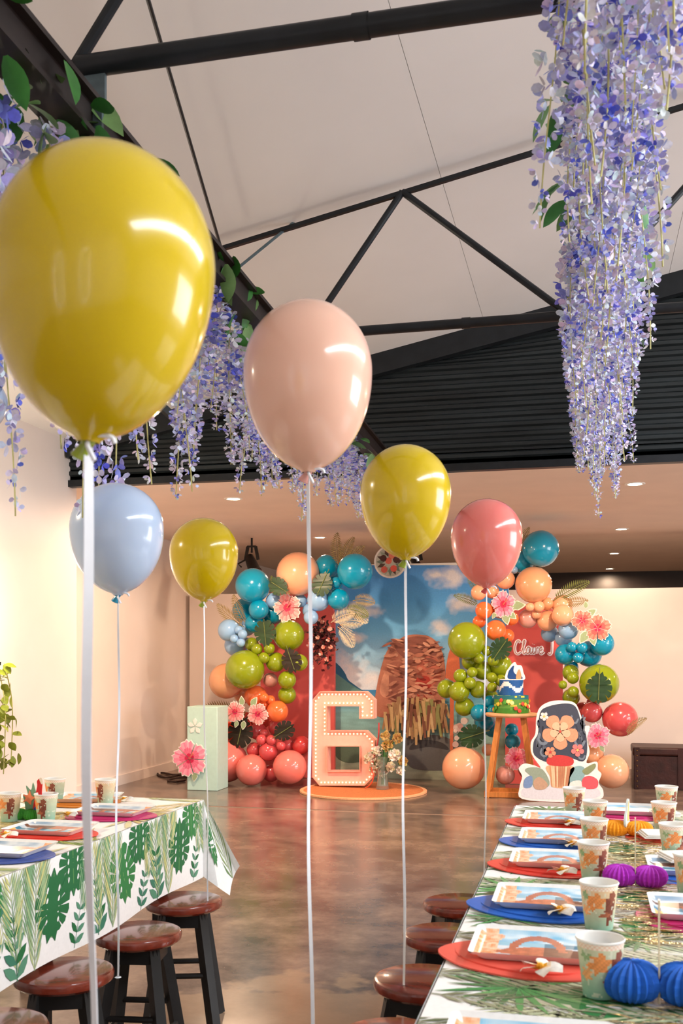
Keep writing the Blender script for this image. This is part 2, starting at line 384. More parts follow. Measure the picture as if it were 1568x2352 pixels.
l = bpy.data.lights.new('sconce_lamp', 'POINT'); l.energy = 30; l.color = (1, .88, .68); l.shadow_soft_size = .06
o = bpy.data.objects.new('sconce_lamp', l); C.objects.link(o); o.parent = t; o.location = (.3, .05, 0)
# track spot on the left wall, aimed at the left table
t = thing('wall_spotlight', 'warm spotlight on the left wall above the left table, beyond the picture edge', 'spotlight', (WL, 2.3, 2.55))
MB().bar((WL, 2.3, 2.55), (WL + .16, 2.3, 2.55), .03, .03).build('bracket', 'black_plastic', t)
MB().lathe([(0, .09), (.045, .08), (.055, -.06), (.05, -.06), (.04, .06), (0, .06)], 20, (WL + .2, 2.3, 2.52), axis=(-.62, -.1, .78)).build('lamp_can', 'black_plastic', t)
l = bpy.data.lights.new('wall_spot_lamp', 'SPOT'); l.energy = 190; l.color = (1, .84, .6); l.spot_size = 1.5; l.spot_blend = .7; l.shadow_soft_size = .04
o = bpy.data.objects.new('wall_spot_lamp', l); C.objects.link(o); o.parent = t; o.location = (.24, .01, -.06); o.rotation_euler = Vector((-.66, -.15, .74)).to_track_quat('Z', 'Y').to_euler()
# stage spot hung from the low ceiling
def stage_spot(px, py, Y, label):
    p = onY(px, py, Y); t = thing('stage_spotlight', label, 'spotlight', p, 'black ceiling spotlights'); x, y, z = p
    MB().tube([(x, y, z + .06), (x, y, ZC)], .012, 8).build('hanger_rod', 'black_plastic', t)
    y_ = MB()
    for s in (-1, 1): y_.bar((x + s * .075, y, z - .02), (x + s * .045, y, z + .13), .035, .015)
    y_.bar((x - .05, y, z + .13), (x + .05, y, z + .13), .035, .02); y_.build('yoke', 'black_plastic', t)
    MB().lathe([(0, -.1), (.05, -.1), (.06, -.02), (.07, .1), (.078, .12), (.06, .12), (.055, .08), (0, .07)], 20, (x, y, z - .06), axis=(.45, -.35, -.82)).build('lamp_body', 'black_plastic', t)
    MB().tube([(x - .08, y, z - .02), (x - .16, y, z - .06), (x - .12, y, z - .1)], .01, 6).build('clamp_cable', 'black_plastic', t)
stage_spot(578, 1282, 10.9, 'black stage spotlight under the low ceiling behind the yellow balloon at the left')
stage_spot(952, 1283, 11.1, 'black stage spotlight partly hidden behind the lime balloon over the backdrop')

# ================================================================== wisteria garlands
COLW = [rgb(*c) for c in ((190, 188, 234), (214, 212, 240), (228, 228, 244), (140, 144, 226), (176, 176, 234), (98, 110, 214), (208, 204, 228), (226, 224, 238), (216, 214, 232), (234, 232, 244), (222, 220, 242))]
def wis_strand(length, seed, fs=1.):
    R = random.Random(seed); stem = MB(); fl_ = MB(); n = int(length / .0085); pts = []
    ox = oy = 0
    for i in range(13):
        t = i / 12; pts.append((.018 * math.sin(3 * t + seed), .016 * math.sin(4 * t + seed * 2), -length * t))
    stem.tube(pts, [.0018] * 13, 4)
    for i in range(n):
        t = .04 + .96 * (i + R.random() * .6) / n
        a = R.random() * 2 * PI; sz = (.021 - .011 * max(0, (t - .3)) / .7) * R.uniform(.75, 1.25) * fs
        rad = (.03 - .021 * t) * R.uniform(.5, 1.2)
        if t > .85 and R.random() < .15: continue
        c = Vector((.018 * math.sin(3 * t + seed) + rad * math.cos(a), .016 * math.sin(4 * t + seed * 2) + rad * math.sin(a), -length * t))
        col = R.choice(COLW)
        d = Vector((math.cos(a), math.sin(a), R.uniform(-.9, .2))).normalized(); s1 = d.cross(Vector((R.uniform(-.4, .4), R.uniform(-.4, .4), 1))).normalized(); u = s1.cross(d)
        for k, (sx, up, ln) in enumerate(((-1, .5, 1), (1, .5, 1), (0, -1, 1.1))):
            k2 = tuple(min(1, q * R.uniform(.85, 1.12)) for q in col)
            dirv = (s1 * sx + u * up + d * .55).normalized(); sd = dirv.cross(d).normalized()
            q = [c + dirv * sz * a_ * ln + sd * sz * b_ + d * sz * e_ for a_, b_, e_ in ((0, 0, 0), (.45, .42, .05), (.85, .42, .2), (1.1, .12, .3), (1.1, -.12, .3), (.85, -.42, .2), (.45, -.42, .05))]
            fl_.add(q, [(0, 1, 2, 3), (0, 3, 4), (0, 4, 5, 6)], k2)
    return stem, fl_
WV = []
for k in range(9):
    st, flo = wis_strand(.62 + .05 * (k % 3), k + 1)
    a = st.build('strand', 'stem', recalc=False); b = flo.build('blossoms', 'petal', a, smooth=0); b['kind'] = 'stuff'; WV.append(a)
def leaf_mesh(L=.09, W=.04):
    m = MB(); n = 6
    for i in range(n + 1):
        t = i / n; wd = W / 2 * math.sin(PI * min(1, t * .96 + .04)) ** .8; z = -.25 * L * t * t
        m.v += [Vector((-wd, t * L, z + .12 * wd)), Vector((0, t * L, z - .1 * wd)), Vector((wd, t * L, z + .12 * wd))]
    for i in range(n):
        a = i * 3; m.f += [(a, a + 1, a + 4, a + 3), (a + 1, a + 2, a + 5, a + 4)]; m.c += [(1, 1, 1)] * 2
    return m
LV = [leaf_mesh(.085, .042).build('leaf', 'leaf', recalc=False), leaf_mesh(.1, .045).build('leaf', 'leaf_light', recalc=False)]
usedW = set(); usedL = set()
def add_strand(root, loc, length, i, rs):
    a = WV[i]
    if i in usedW: a = copy_tree(WV[i])
    usedW.add(i); a.parent = root; a.location = Vector(loc) - root.location; a.rotation_euler = (rs.uniform(-.03, .03), rs.uniform(-.03, .03), rs.uniform(0, 6.28))
    k = length / .67; a.scale = (.9 + .25 * min(k, 1.3), .9 + .25 * min(k, 1.3), k)
def add_leaf(root, loc, rs, i=None, sc=1.):
    i = rs.randrange(2) if i is None else i; a = LV[i]
    if i in usedL: a = LV[i].copy(); C.objects.link(a)
    usedL.add(i); a.parent = root; a.location = Vector(loc) - root.location
    a.rotation_euler = (rs.uniform(-1.4, .3), rs.uniform(-.7, .7), rs.uniform(0, 6.28)); s = sc * rs.uniform(.7, 1.2); a.scale = (s, s, s)
def garland(label, xf, zf, y0, y1, n, lenf, spread, nleaf, seed):
    rs = random.Random(seed); root = thing('wisteria_garland', label, 'garland', (xf((y0 + y1) / 2), (y0 + y1) / 2, zf(y0) - .7))
    pts = [(xf(y0 + (y1 - y0) * k / 30) + .012 * math.sin(k * 1.7), y0 + (y1 - y0) * k / 30, zf(y0 + (y1 - y0) * k / 30) - .03 + .012 * math.sin(k * 2.3)) for k in range(31)]
    MB().tube(pts, .009, 6).build('vine_rope', 'stem', root)
    for i in range(n):
        y = y0 + (y1 - y0) * (i + rs.random()) / n; L = lenf(y, rs)
        add_strand(root, (xf(y) + rs.uniform(-spread, spread), y, zf(y) - .03 - rs.uniform(0, .06)), L, rs.randrange(len(WV)), rs)
    for i in range(nleaf):
        y = y0 + (y1 - y0) * rs.random()
        if nleaf > 100: add_leaf(root, (xf(y) + rs.uniform(-.05, .12), y, zf(y) + rs.uniform(-.16, .07)), rs, None, 1.15)
        else: add_leaf(root, (xf(y) + rs.uniform(-1, 1) * (spread + .03), y, zf(y) - .03 + rs.uniform(-.3, .0)), rs, None, 1.25)
    return root
gr = garland('long dense lilac wisteria garland hanging at the right of the balloons', lambda y: .012 + .014 * y, lambda y: 3.08, 1.6, 6.75, 120,
             lambda y, r: r.uniform(.5, .78), .125, 80, 3)
rs_g = random.Random(12)
for k in range(7): add_strand(gr, (.17 + .02 * k, 2.0 + .05 * k, 3.06), rs_g.uniform(.42, .6), k, rs_g)
gl = garland('lilac wisteria garland hung below the dark beam, behind the big yellow balloon', lambda y: bxf(y) - .06, lambda y: 2.70 - .0 * y, 1.7, 6.6, 66,
             lambda y, r: r.uniform(.55, 1.0) * (1.12 if y < 2.8 else .82 if y < 3.4 else .66 if y < 5 else .5), .05, 170, 4)

for k in range(90):
    y = random.choice([random.uniform(2.0, 2.9), random.uniform(3.6, 4.8)]); add_leaf(gl, (bxf(y) + random.uniform(-.12, .1), y, 2.70 + random.uniform(-.14, .06)), random, None, 1.1)
# ================================================================== back of the hall: backdrop, arches, garlands
def lerp(a, b, t): return tuple(x + (y - x) * t for x, y in zip(a, b))
YBD = 10.8
bd = thing('photo_backdrop', 'tall printed seaside backdrop with blue sky between the two balloon arches', 'backdrop', onY(965, 1795, YBD))
def bp(px, py, dy=0): return onY(px, py, YBD - dy)
SKY = [(1298, (72, 148, 226)), (1380, (78, 160, 230)), (1450, (108, 184, 236)), (1520, (160, 210, 240)), (1584, (220, 230, 240)), (1585, (54, 134, 190)), (1612, (100, 170, 196)),
       (1640, (140, 196, 196)), (1690, (134, 178, 174)), (1715, (126, 146, 126)), (1745, (170, 184, 158)), (1796, (170, 178, 152))]
def skyc(y):
    for (a, ca), (b, cb) in zip(SKY, SKY[1:]):
        if a <= y <= b: return lerp(rgb(*ca), rgb(*cb), (y - a) / (b - a))
    return rgb(*SKY[-1][1])
g = MB(); NX, NY = 150, 200; x0, x1, y0, y1 = 764, 1168, 1298, 1796
clouds = [(1035, 1325, 42, 24), (1000, 1320, 25, 14), (840, 1405, 38, 14), (812, 1395, 20, 12), (815, 1465, 24, 12), (800, 1545, 40, 40), (1010, 1440, 26, 18), (1065, 1385, 40, 20), (870, 1560, 50, 18)]
for j in range(NY + 1):
    for i in range(NX + 1): g.v.append(bp(x0 + (x1 - x0) * i / NX, y0 + (y1 - y0) * j / NY))
for j in range(NY):
    for i in range(NX):
        a = j * (NX + 1) + i; px = x0 + (x1 - x0) * (i + .5) / NX; py = y0 + (y1 - y0) * (j + .5) / NY
        c = skyc(py); k = 0
        if py < 1584:
            nv = noise.noise(Vector((px * .035, py * .05, 1))) * .5 + noise.noise(Vector((px * .1, py * .12, 3))) * .3
            for cx, cy, rx, ry in clouds: k = max(k, min(1, max(0, 1.25 - math.hypot((px - cx) / rx, (py - cy) / ry) + nv * .9)))
            c = lerp(c, rgb(232, 232, 236), k * .92)
        else:
            nv = noise.noise(Vector((px * .03, py * .14, 5))); c = tuple(max(0, q * (1 + .28 * nv)) for q in c)
        g.f.append((a, a + 1, a + NX + 2, a + NX + 1)); g.c.append(c)
g.build('printed_panel', 'print', bd, smooth=0)
m_ = MB(); c0, c1 = bp(x0, y0), bp(x1, 1796); m_.box(((c0.x + c1.x) / 2, YBD + .02, c0.z / 2), (c1.x - c0.x, .03, c0.z)); m_.build('board', 'white_card', bd)
def blob(pts, k=5): return [(p.x, p.y) for p in spline([(x, y, 0) for x, y in pts], k, True)]
pr = MB(); lay = [0.002]
def ink(pts, col, smooth=5):
    lay[0] += .0004; q = blob(pts, smooth) if smooth else pts; pr.poly([bp(x, y, lay[0]) for x, y in q], rgb(*col))
ink([(766, 1590), (766, 1526), (778, 1528), (792, 1546), (800, 1562), (818, 1576), (832, 1590)], (40, 104, 140))
ink([(766, 1592), (766, 1548), (784, 1556), (800, 1568), (822, 1582), (834, 1592)], (96, 146, 142))
ink([(770, 1700), (800, 1690), (852, 1698), (856, 1740), (800, 1752), (770, 1735)], (92, 112, 92))
ink([(930, 1745), (926, 1700), (960, 1688), (1020, 1692), (1056, 1720), (1052, 1764), (960, 1768)], (104, 104, 102))
ink([(940, 1722), (960, 1700), (1010, 1704), (1030, 1722), (985, 1716)], (66, 64, 66))
# tan sandstone stack with dry grass at its foot
ink([(858, 1640), (862, 1596), (872, 1545), (888, 1496), (912, 1472), (940, 1458), (986, 1462), (1012, 1490), (1022, 1540), (1016, 1600), (1000, 1640), (940, 1650), (900, 1650)], (196, 126, 100))
ink([(905, 1480), (950, 1462), (990, 1470), (1002, 1505), (960, 1500), (930, 1512)], (150, 88, 72))
ink([(890, 1530), (930, 1525), (938, 1580), (920, 1636), (896, 1606)], (176, 108, 88))
ink([(960, 1520), (1000, 1510), (1012, 1560), (990, 1610), (962, 1580)], (206, 116, 92))
ink([(872, 1590), (880, 1550), (892, 1545), (890, 1600)], (222, 156, 126))
ink([(955, 1560), (985, 1556), (990, 1604), (962, 1606)], (190, 62, 48))
R9 = random.Random(5)
for k in range(150):
    x = R9.uniform(888, 1012); y = R9.uniform(1470, 1635); a_ = R9.uniform(4, 15); b_ = R9.uniform(2, 5); tl = R9.uniform(-.5, .5)
    ink([(x - a_, y - a_ * tl), (x, y - b_), (x + a_, y + a_ * tl), (x, y + b_)], R9.choice([(206, 140, 112), (168, 100, 80), (222, 160, 130), (142, 82, 66), (186, 116, 92)]), 3)
for k in range(95):
    x = R9.uniform(884, 1024); y = R9.uniform(1600, 1655); h = R9.uniform(28, 62); s = R9.uniform(-10, 10)
    ink([(x - 4, y), (x + 4, y), (x + s + 3, y + h), (x + s - 2, y + h)], R9.choice([(206, 172, 120), (190, 154, 104), (220, 190, 140), (150, 150, 90), (130, 80, 60), (168, 130, 90)]), 0)
ink([(1030, 1500), (1040, 1488), (1052, 1498), (1056, 1555), (1044, 1572), (1040, 1720), (1033, 1720), (1032, 1572), (1022, 1556)], (214, 112, 72), 3)
for k in range(26):
    x, y = R9.uniform(1044, 1090), R9.uniform(1650, 1712); q = R9.uniform(4, 9)
    ink([(x + q * math.cos(a), y + q * math.sin(a)) for a in (0, 1.2, 2.5, 3.8, 5)], R9.choice([(226, 190, 178), (212, 160, 150), (236, 214, 200), (150, 160, 150)]), 3)
pr.build('printed_scenery', 'print', bd, smooth=0, recalc=False)

# pink arched boards
def arch_board(x0, x1, ytop, Y, label):
    a = onY(x0, 1800, Y); b = onY(x1, 1800, Y); top = onY((x0 + x1) / 2, ytop, Y).z; wd = (b.x - a.x) / 2; cx = (a.x + b.x) / 2
    pts = [(cx - wd, .005), (cx + wd, .005)] + [(cx + wd * math.cos(t * PI / 20), top - wd + wd * math.sin(t * PI / 20)) for t in range(21)]
    t = thing('arch_board', label, 'arch panel', (cx, Y, 0), 'pink arched boards')
    MB().slab([pts], lambda x, z, d: (x, Y + d, z), 0, .05).build('panel', 'arch', t)
    MB().box((cx, Y + .2, .02), (wd, .3, .03)).build('foot', 'arch', t)
arch_board(598, 768, 1335, 10.6, 'coral pink arched board behind the left balloon garland')
arch_board(1160, 1292, 1385, 10.6, 'coral pink arched board carrying the white name sign')
# name sign in script
s0 = onY(1181, 1503, 10.57); k = mpp(s0) * 16.8
NS = [[(.8, 1.55), (.62, 1.85), (.3, 1.75), (.05, 1.0), (.15, .25), (.5, .05), (.9, .35)], [(1.0, .55), (1.33, 1.4), (1.42, 1.85), (1.27, 1.85), (1.17, 1.1), (1.2, .25), (1.36, .1), (1.55, .35)],
      [(2.12, .85), (1.85, 1.0), (1.62, .6), (1.72, .12), (1.98, .3), (2.14, .9), (2.12, .25), (2.28, .12), (2.45, .4)], [(2.52, .95), (2.48, .25), (2.64, .12), (2.8, .4)],
      [(2.86, .95), (2.9, .1), (2.93, .5), (3.06, .88), (3.28, .85)], [(3.4, .45), (3.72, .65), (3.66, .98), (3.42, .8), (3.4, .25), (3.64, .05), (4.0, .35)],
      [(4.72, 1.85), (5.3, 1.9)], [(5.05, 1.86), (5.05, 1.0), (4.98, .25), (4.75, -.02), (4.5, .2)], [(2.56, 1.34), (2.58, 1.38)]]
sg = thing('name_sign', 'white script name sign on the right pink arched board', 'sign', (s0.x, 10.57, s0.z))
for st in NS: MB().tube(spline([(s0.x + x * k, 10.58, s0.z + z * k) for x, z in st], 6), .0145, 8).build('letter_stroke', 'white_gloss', sg)
for st in NS: MB().tube(spline([(s0.x + x * k, 10.561, s0.z + z * k) for x, z in st], 6), .0055, 6).build('neon_line', 'latex_blush', sg)

# big light-up number six
YS = 9.86
def s6(x, y): p = onY(380 + x / 3.136, 1500 + y / 3.136, YS); return (p.x, p.z)
O6 = [(1112, 283), (1440, 283), (1503, 345), (1503, 480), (1395, 480), (1395, 390), (1165, 390), (1165, 568), (1440, 568), (1508, 635), (1508, 890), (1435, 962), (1110, 962), (1058, 900), (1058, 345)]
H6 = [(1168, 680), (1397, 680), (1397, 857), (1168, 857)]
sx = thing('marquee_number', 'big pink light-up number six edged with small bulbs on the round mat', 'number', (*s6(1280, 962)[:1], YS, 0))
lo = [[s6(*p) for p in O6], [s6(*p) for p in H6]]
zmin = min(z for _, z in lo[0]); lo = [[(x, z - zmin + .022) for x, z in l_] for l_ in lo]
MB().slab(lo, lambda x, z, d: (x, YS + d, z), .02, .13).build('body', 'six_body', sx)
def inset(lp, d):
    n = len(lp); out = []; A = sum(lp[i][0] * lp[(i + 1) % n][1] - lp[(i + 1) % n][0] * lp[i][1] for i in range(n)); sg_ = 1 if A > 0 else -1
    for i in range(n):
        a, b, c = Vector(lp[i - 1]), Vector(lp[i]), Vector(lp[(i + 1) % n]); e1 = (b - a).normalized(); e2 = (c - b).normalized()
        n1 = Vector((-e1.y, e1.x)) * sg_; n2 = Vector((-e2.y, e2.x)) * sg_; m = (n1 + n2); m = m / max(.3, m.dot(n1)); out.append((b.x + m.x * d, b.y + m.y * d))
    return out
for lp, dd in ((lo[0], .008), (lo[1], -.008)):
    q = inset(lp, dd); MB().slab([lp, q] if dd > 0 else [q, lp], lambda x, z, d: (x, YS + d, z), -.012, .02).build('rim', 'six_rim', sx)
bm_ = MB().ball((0, 0, 0), .0085, 8, 6); first = [None]
def bulbs(lp, sp, closed=True):
    n = len(lp)
    for i in range(n if closed else n - 1):
        a, b = Vector(lp[i]), Vector(lp[(i + 1) % n]); m = max(1, round((b - a).length / sp))
        for j in range(m):
            p = a + (b - a) * j / m
            if first[0] is None: o = first[0] = bm_.build('bulb', 'bulb')
            else: o = first[0].copy(); C.objects.link(o)
            o.parent = sx; o.location = Vector((p.x, YS + .012, p.y)) - sx.location
bulbs(inset(lo[0], .03), .037)
# round mat
pm = onZ(834, 1818, 0); rm = 146 * mpp(pm)
t = thing('round_mat', 'round woven orange mat with a pale rim under the number six', 'mat', (pm.x, pm.y, 0))
MB().lathe([(0, .012), (rm - .03, .012), (rm - .03, 0)], 64, (pm.x, pm.y, .001)).build('mat_disc', 'mat_weave', t)
MB().lathe([(rm - .035, .002), (rm - .035, .018), (rm - .015, .022), (rm, .016), (rm, .001)], 64, (pm.x, pm.y, .001)).build('mat_rim', 'mat_edge', t)
# glass vase with pale flowers
pv = onZ(878, 1812, .015); t = thing('glass_vase', 'waisted clear glass vase of pale flowers on the round mat', 'vase', (pv.x, pv.y, .016))
h = 75 * mpp(pv)
MB().lathe([(0, .0), (.06, 0), (.062, .02), (.045, h * .4), (.05, h * .7), (.066, h), (.06, h), (.044, h * .7), (.039, h * .4), (.055, .03), (0, .022)], 28, (pv.x, pv.y, .016)).build('vessel', 'glass', t)
RF = random.Random(11)
FLW = ['large ruffled cream, farthest left,', 'large white, front middle,', 'golden, upper middle,', 'large white, right of the middle,', 'white, left of the golden one,', 'golden, farthest right,', 'golden, upper right,', 'white, lowest in the middle,',
       'small cream, low right of the middle,', 'small cream, lowest at the left,', 'small golden, topmost,', 'small white, lowest at the right,']
for i, (px, py, r_, c) in enumerate([(850, 1742, 17, 0), (872, 1755, 17, 1), (890, 1712, 17, 2), (905, 1735, 18, 1), (868, 1726, 15, 1), (925, 1748, 14, 2), (912, 1695, 15, 2), (880, 1775, 14, 1), (897, 1762, 14, 0), (858, 1765, 12, 0), (884, 1690, 13, 2), (920, 1770, 12, 1)]):
    p = onY(px, py, pv.y + RF.uniform(-.06, .06)); r = r_ * mpp(p)
    f = thing('cream_flower', FLW[i] + ' flower in the glass vase', 'flower', p, 'cream flowers in the glass vase')
    m_ = MB(); base = [rgb(240, 226, 200), rgb(248, 240, 224), rgb(226, 190, 120)][c]
    for q in range(54):
        d = Vector((RF.gauss(0, 1), RF.gauss(0, 1), RF.gauss(0, 1) + .2)).normalized(); s1 = d.orthogonal().normalized() ; s1 = (Matrix.Rotation(RF.random() * 6.28, 3, d) @ s1); rr = r * RF.uniform(.75, 1.05)
        w = r * .34; c0 = p + d * rr * .35; tip = p + d * rr; u = d.cross(s1)
        m_.add([c0, p + d * rr * .75 + s1 * w, tip + u * w * .4, p + d * rr * .75 - s1 * w], [(0, 1, 2), (0, 2, 3)], tuple(x * RF.uniform(.8, 1.05) for x in base))
    o = m_.build('petals', 'petal', f, smooth=0); o['kind'] = 'stuff'
    MB().tube(spline([p, (p.x * .5 + pv.x * .5, p.y * .5 + pv.y * .5, .4), (pv.x + RF.uniform(-.02, .02), pv.y + RF.uniform(-.02, .02), .06)], 4), .004, 5).build('stem', 'leaf', f)
    MB().ball(p, r * .3, 8, 6, col=base).build('flower_heart', 'petal', f)
MB().tube(spline([onY(856, 1752, pv.y), onY(868, 1700, pv.y), onY(870, 1660, pv.y)], 5), .008, 6).build('dry_twig', 'latex_red', t)
MB().tube(spline([onY(852, 1762, pv.y - .05), onY(857, 1785, pv.y - .08), onY(850, 1802, pv.y - .08), (pv.x - .16, pv.y - .05, .025)], 5), .006, 6).build('red_ribbon', 'latex_deep_orange', t)

# ================================================================== balloon garlands
def bal_prof(up, lo_, pw, neck=.05, n=16):
    P = [(1e-4, up)]
    for i in range(1, n + 1): a = PI / 2 * i / n; P.append((.5 * math.sin(a), up * math.cos(a)))
    for i in range(1, n + 1):
        s_ = i / n * .985; P.append((max(neck * .5, .5 * (1 - s_ ** 2.1) ** pw), -lo_ * s_))
    e = -lo_
    return P + [(neck * .42, e - .02), (neck * .5, e - .05), (neck * .95, e - .075), (neck * .8, e - .08), (0.001, e - .06)]
GB = MB().lathe(bal_prof(.5, .56, .62, .08, 11), 28).build('balloon_shape', 'latex_teal', recalc=True, smooth=1.2)
GBM = GB.data; bpy.data.objects.remove(GB)
CW = dict(lime='lime', lime_green='olive green', peach='peach', skin='pale peach', pink='pink', rose='rose pink', red='red', coral='coral', blue='pale blue', teal='teal', orange='orange',
          deep_orange='deep orange', blush='blush pink', tan='tan')
RB = random.Random(21)
PLACED = []; CLUMP = {}
def gballoon(px, py, r, col, lay, label, group, side):
    Y = 9.86 + lay * .13; p = onY(px, py, Y); rad = r * mpp(p)
    for q_ in range(40):     # seat each balloon behind the ones already standing in front of it
        if p.z < rad: p.z = rad + .003
        if Y > 10.5 - rad * .3 or all((p - c).length > .88 * (rad + r2) for c, r2 in PLACED): break
        Y += .025; p = onY(px, py, Y); rad = r * mpp(p)
    if p.z < rad: p.z = rad + .003
    PLACED.append((p, rad))
    o = bpy.data.objects.new('balloon', GBM); C.objects.link(o); o.location = p
    cx = onY(640 if side == 'left' else 1230, 1560, 10.3)
    d = (p - Vector((p.x * .5 + cx.x * .5, 10.6, p.z * .8 + cx.z * .2))).normalized() + Vector((RB.uniform(-.3, .3), 0, RB.uniform(-.3, .3)))
    o.rotation_euler = d.to_track_quat('Z', 'Y').to_euler(); k = 2 * rad; o.scale = (k, k, k)
    o.material_slots[0].link = 'OBJECT'; o.material_slots[0].material = MATS['latex_' + col]
    tag(o, label, 'balloon', group)
    CLUMP.setdefault(label, []).append((px, py, o))
LG = 'left balloon garland'
G1 = 'small pale blue balloon at the outer left of the left garland'
G2 = 'small olive green balloon below the leaf, left garland'
G3 = 'small orange balloon beside the double pink flower'
G4 = 'small pink balloon between the dark leaves, left garland'
G5 = 'small pale blue balloon under the big peach one'
for e in sorted([
 (580, 1345, 40, 'teal', 0, 'large teal balloon at the upper left of the left garland'), (562, 1403, 29, 'teal', 1.6, 'teal balloon tucked at the outer left below the large teal one'),
 (594, 1400, 23, 'teal', 0, 'mid-size teal balloon directly below the large teal one, left garland'), (625, 1408, 27, 'teal', 1.4, 'teal balloon half hidden left of the pink flower, left garland'),
 (584, 1432, 22, 'teal', .9, 'teal balloon just above the green leaf in the left garland'), (684, 1318, 50, 'peach', .4, 'big peach balloon on top of the left garland'),
 (750, 1302, 28, 'teal', 1, 'teal balloon under the brown fern at the top of the left garland'), (815, 1312, 41, 'teal', .2, 'large teal balloon at the top right of the left garland'),
 (772, 1338, 13, 'teal', .2, 'smallest teal balloon between three bigger teal ones, left garland'), (777, 1376, 25, 'teal', .5, 'teal balloon lowest at the right end of the left garland top'),
 (757, 1340, 30, 'teal', 1.9, 'teal balloon in shade behind the dark leaves, left garland top'), (731, 1378, 26, 'sky', .5, 'mid-size pale blue balloon below the big peach one, left garland'),
 (690, 1380, 15, 'sky', 1, G5), (710, 1402, 16, 'sky', .6, G5), (714, 1418, 17, 'sky', .3, G5), (629, 1380, 19, 'sky', .9, 'pale blue balloon left of the pink flower, below the peach one'),
 (526, 1448, 26, 'sky', .7, 'mid-size pale blue balloon farthest out on the left garland'), (566, 1441, 20, 'sky', .9, G1), (538, 1467, 10, 'sky', -.2, G1), (557, 1457, 11, 'sky', -.2, G1), (540, 1482, 25, 'sky', .8, 'mid-size pale blue balloon at the bottom of the left clump'), (564, 1484, 20, 'sky', 1, G1), (548, 1447, 10, 'sky', -.2, G1), (553, 1476, 10, 'sky', -.2, G1),
 (663, 1459, 36, 'lime_green', .8, 'large olive green balloon below the pink flower, left garland'), (578, 1480, 16, 'lime_green', 1.3, G2), (590, 1491, 13, 'lime_green', 0, G2), (618, 1489, 13, 'lime_green', 0, G2), (606, 1511, 13, 'lime_green', -.1, G2),
 (633, 1521, 23, 'lime_green', .5, 'mid-size olive green balloon between small ones and the dark leaf, left garland'), (562, 1538, 45, 'lime_green', -.2, 'largest olive green balloon at the left, over the pale peach one'),
 (687, 1522, 20, 'lime_green', .6, 'olive green balloon right of the dark leaf by the pink board'), (659, 1562, 21, 'lime_green', .5, 'upper of the two olive green balloons before the pink board'), (659, 1596, 21, 'lime_green', .5, 'lowest olive green balloon of the left garland'),
 (621, 1562, 17, 'blush', 1.4, 'shaded blush balloon right of the largest green one'), (520, 1564, 41, 'tan', .9, 'large peach balloon behind the largest green one at the left'),
 (587, 1600, 26, 'orange', .9, 'mid-size orange balloon above the double pink flower'), (606, 1602, 11, 'orange', .1, G3), (621, 1608, 11, 'orange', .1, G3), (606, 1620, 11, 'orange', .1, G3), (637, 1634, 25, 'orange', .4, 'round bright orange balloon right of the double pink flower'),
 (524, 1682, 25, 'deep_orange', 1.5, 'deep orange balloon beside the mint plinth'), (592, 1680, 20, 'rose', 1.3, 'rose balloon hidden above the dark leaves, left garland'), (600, 1699, 12, 'rose', .2, G4), (623, 1700, 12, 'rose', .2, G4), (645, 1713, 11, 'rose', .2, G4), (606, 1684, 10, 'rose', .4, G4), (660, 1712, 15, 'rose', .9, G4),
 (616, 1726, 22, 'rose', .5, 'mid-size rose balloon over the floor balloons, left garland'), (583, 1722, 17, 'rose', 1, 'rose balloon right of the long dark leaf'), (692, 1712, 22, 'red', 1, 'red balloon at the right edge beside the light-up six'),
 (519, 1748, 49, 'pink', .3, 'big pink balloon on the floor beside the mint plinth'), (577, 1770, 36, 'pink', -.1, 'mid-size pink balloon on the floor, middle of three at the left'), (665, 1762, 39, 'pink', -.2, 'round pink balloon on the floor left of the light-up six'), (622, 1776, 20, 'rose', .9, 'shaded rose balloon between two floor balloons at the left'),
 (560, 1660, 26, 'coral', 1.5, 'coral balloon behind the double pink flower'), (640, 1670, 24, 'rose', 1.7, 'rose balloon behind the dark leaves by the pink board'), (600, 1650, 24, 'coral', 1.7, 'coral balloon below the small orange ones'), (560, 1590, 26, 'tan', 1.8, 'tan balloon deep behind the largest green one'),
], key=lambda e: e[4]): gballoon(*e[:5], e[5], e[5] if e[5] in (G1, G2, G3, G4, G5) else LG, 'left')
RG = 'right balloon garland'
H1 = 'small olive green balloon in the clump left of the cake'; H2 = 'small peach balloon above the name sign'; H3 = 'small teal balloon right of the name sign'
H4 = 'small teal balloon beside the wooden stand'; H5 = 'small olive green balloon beside the big leafy green balloon'
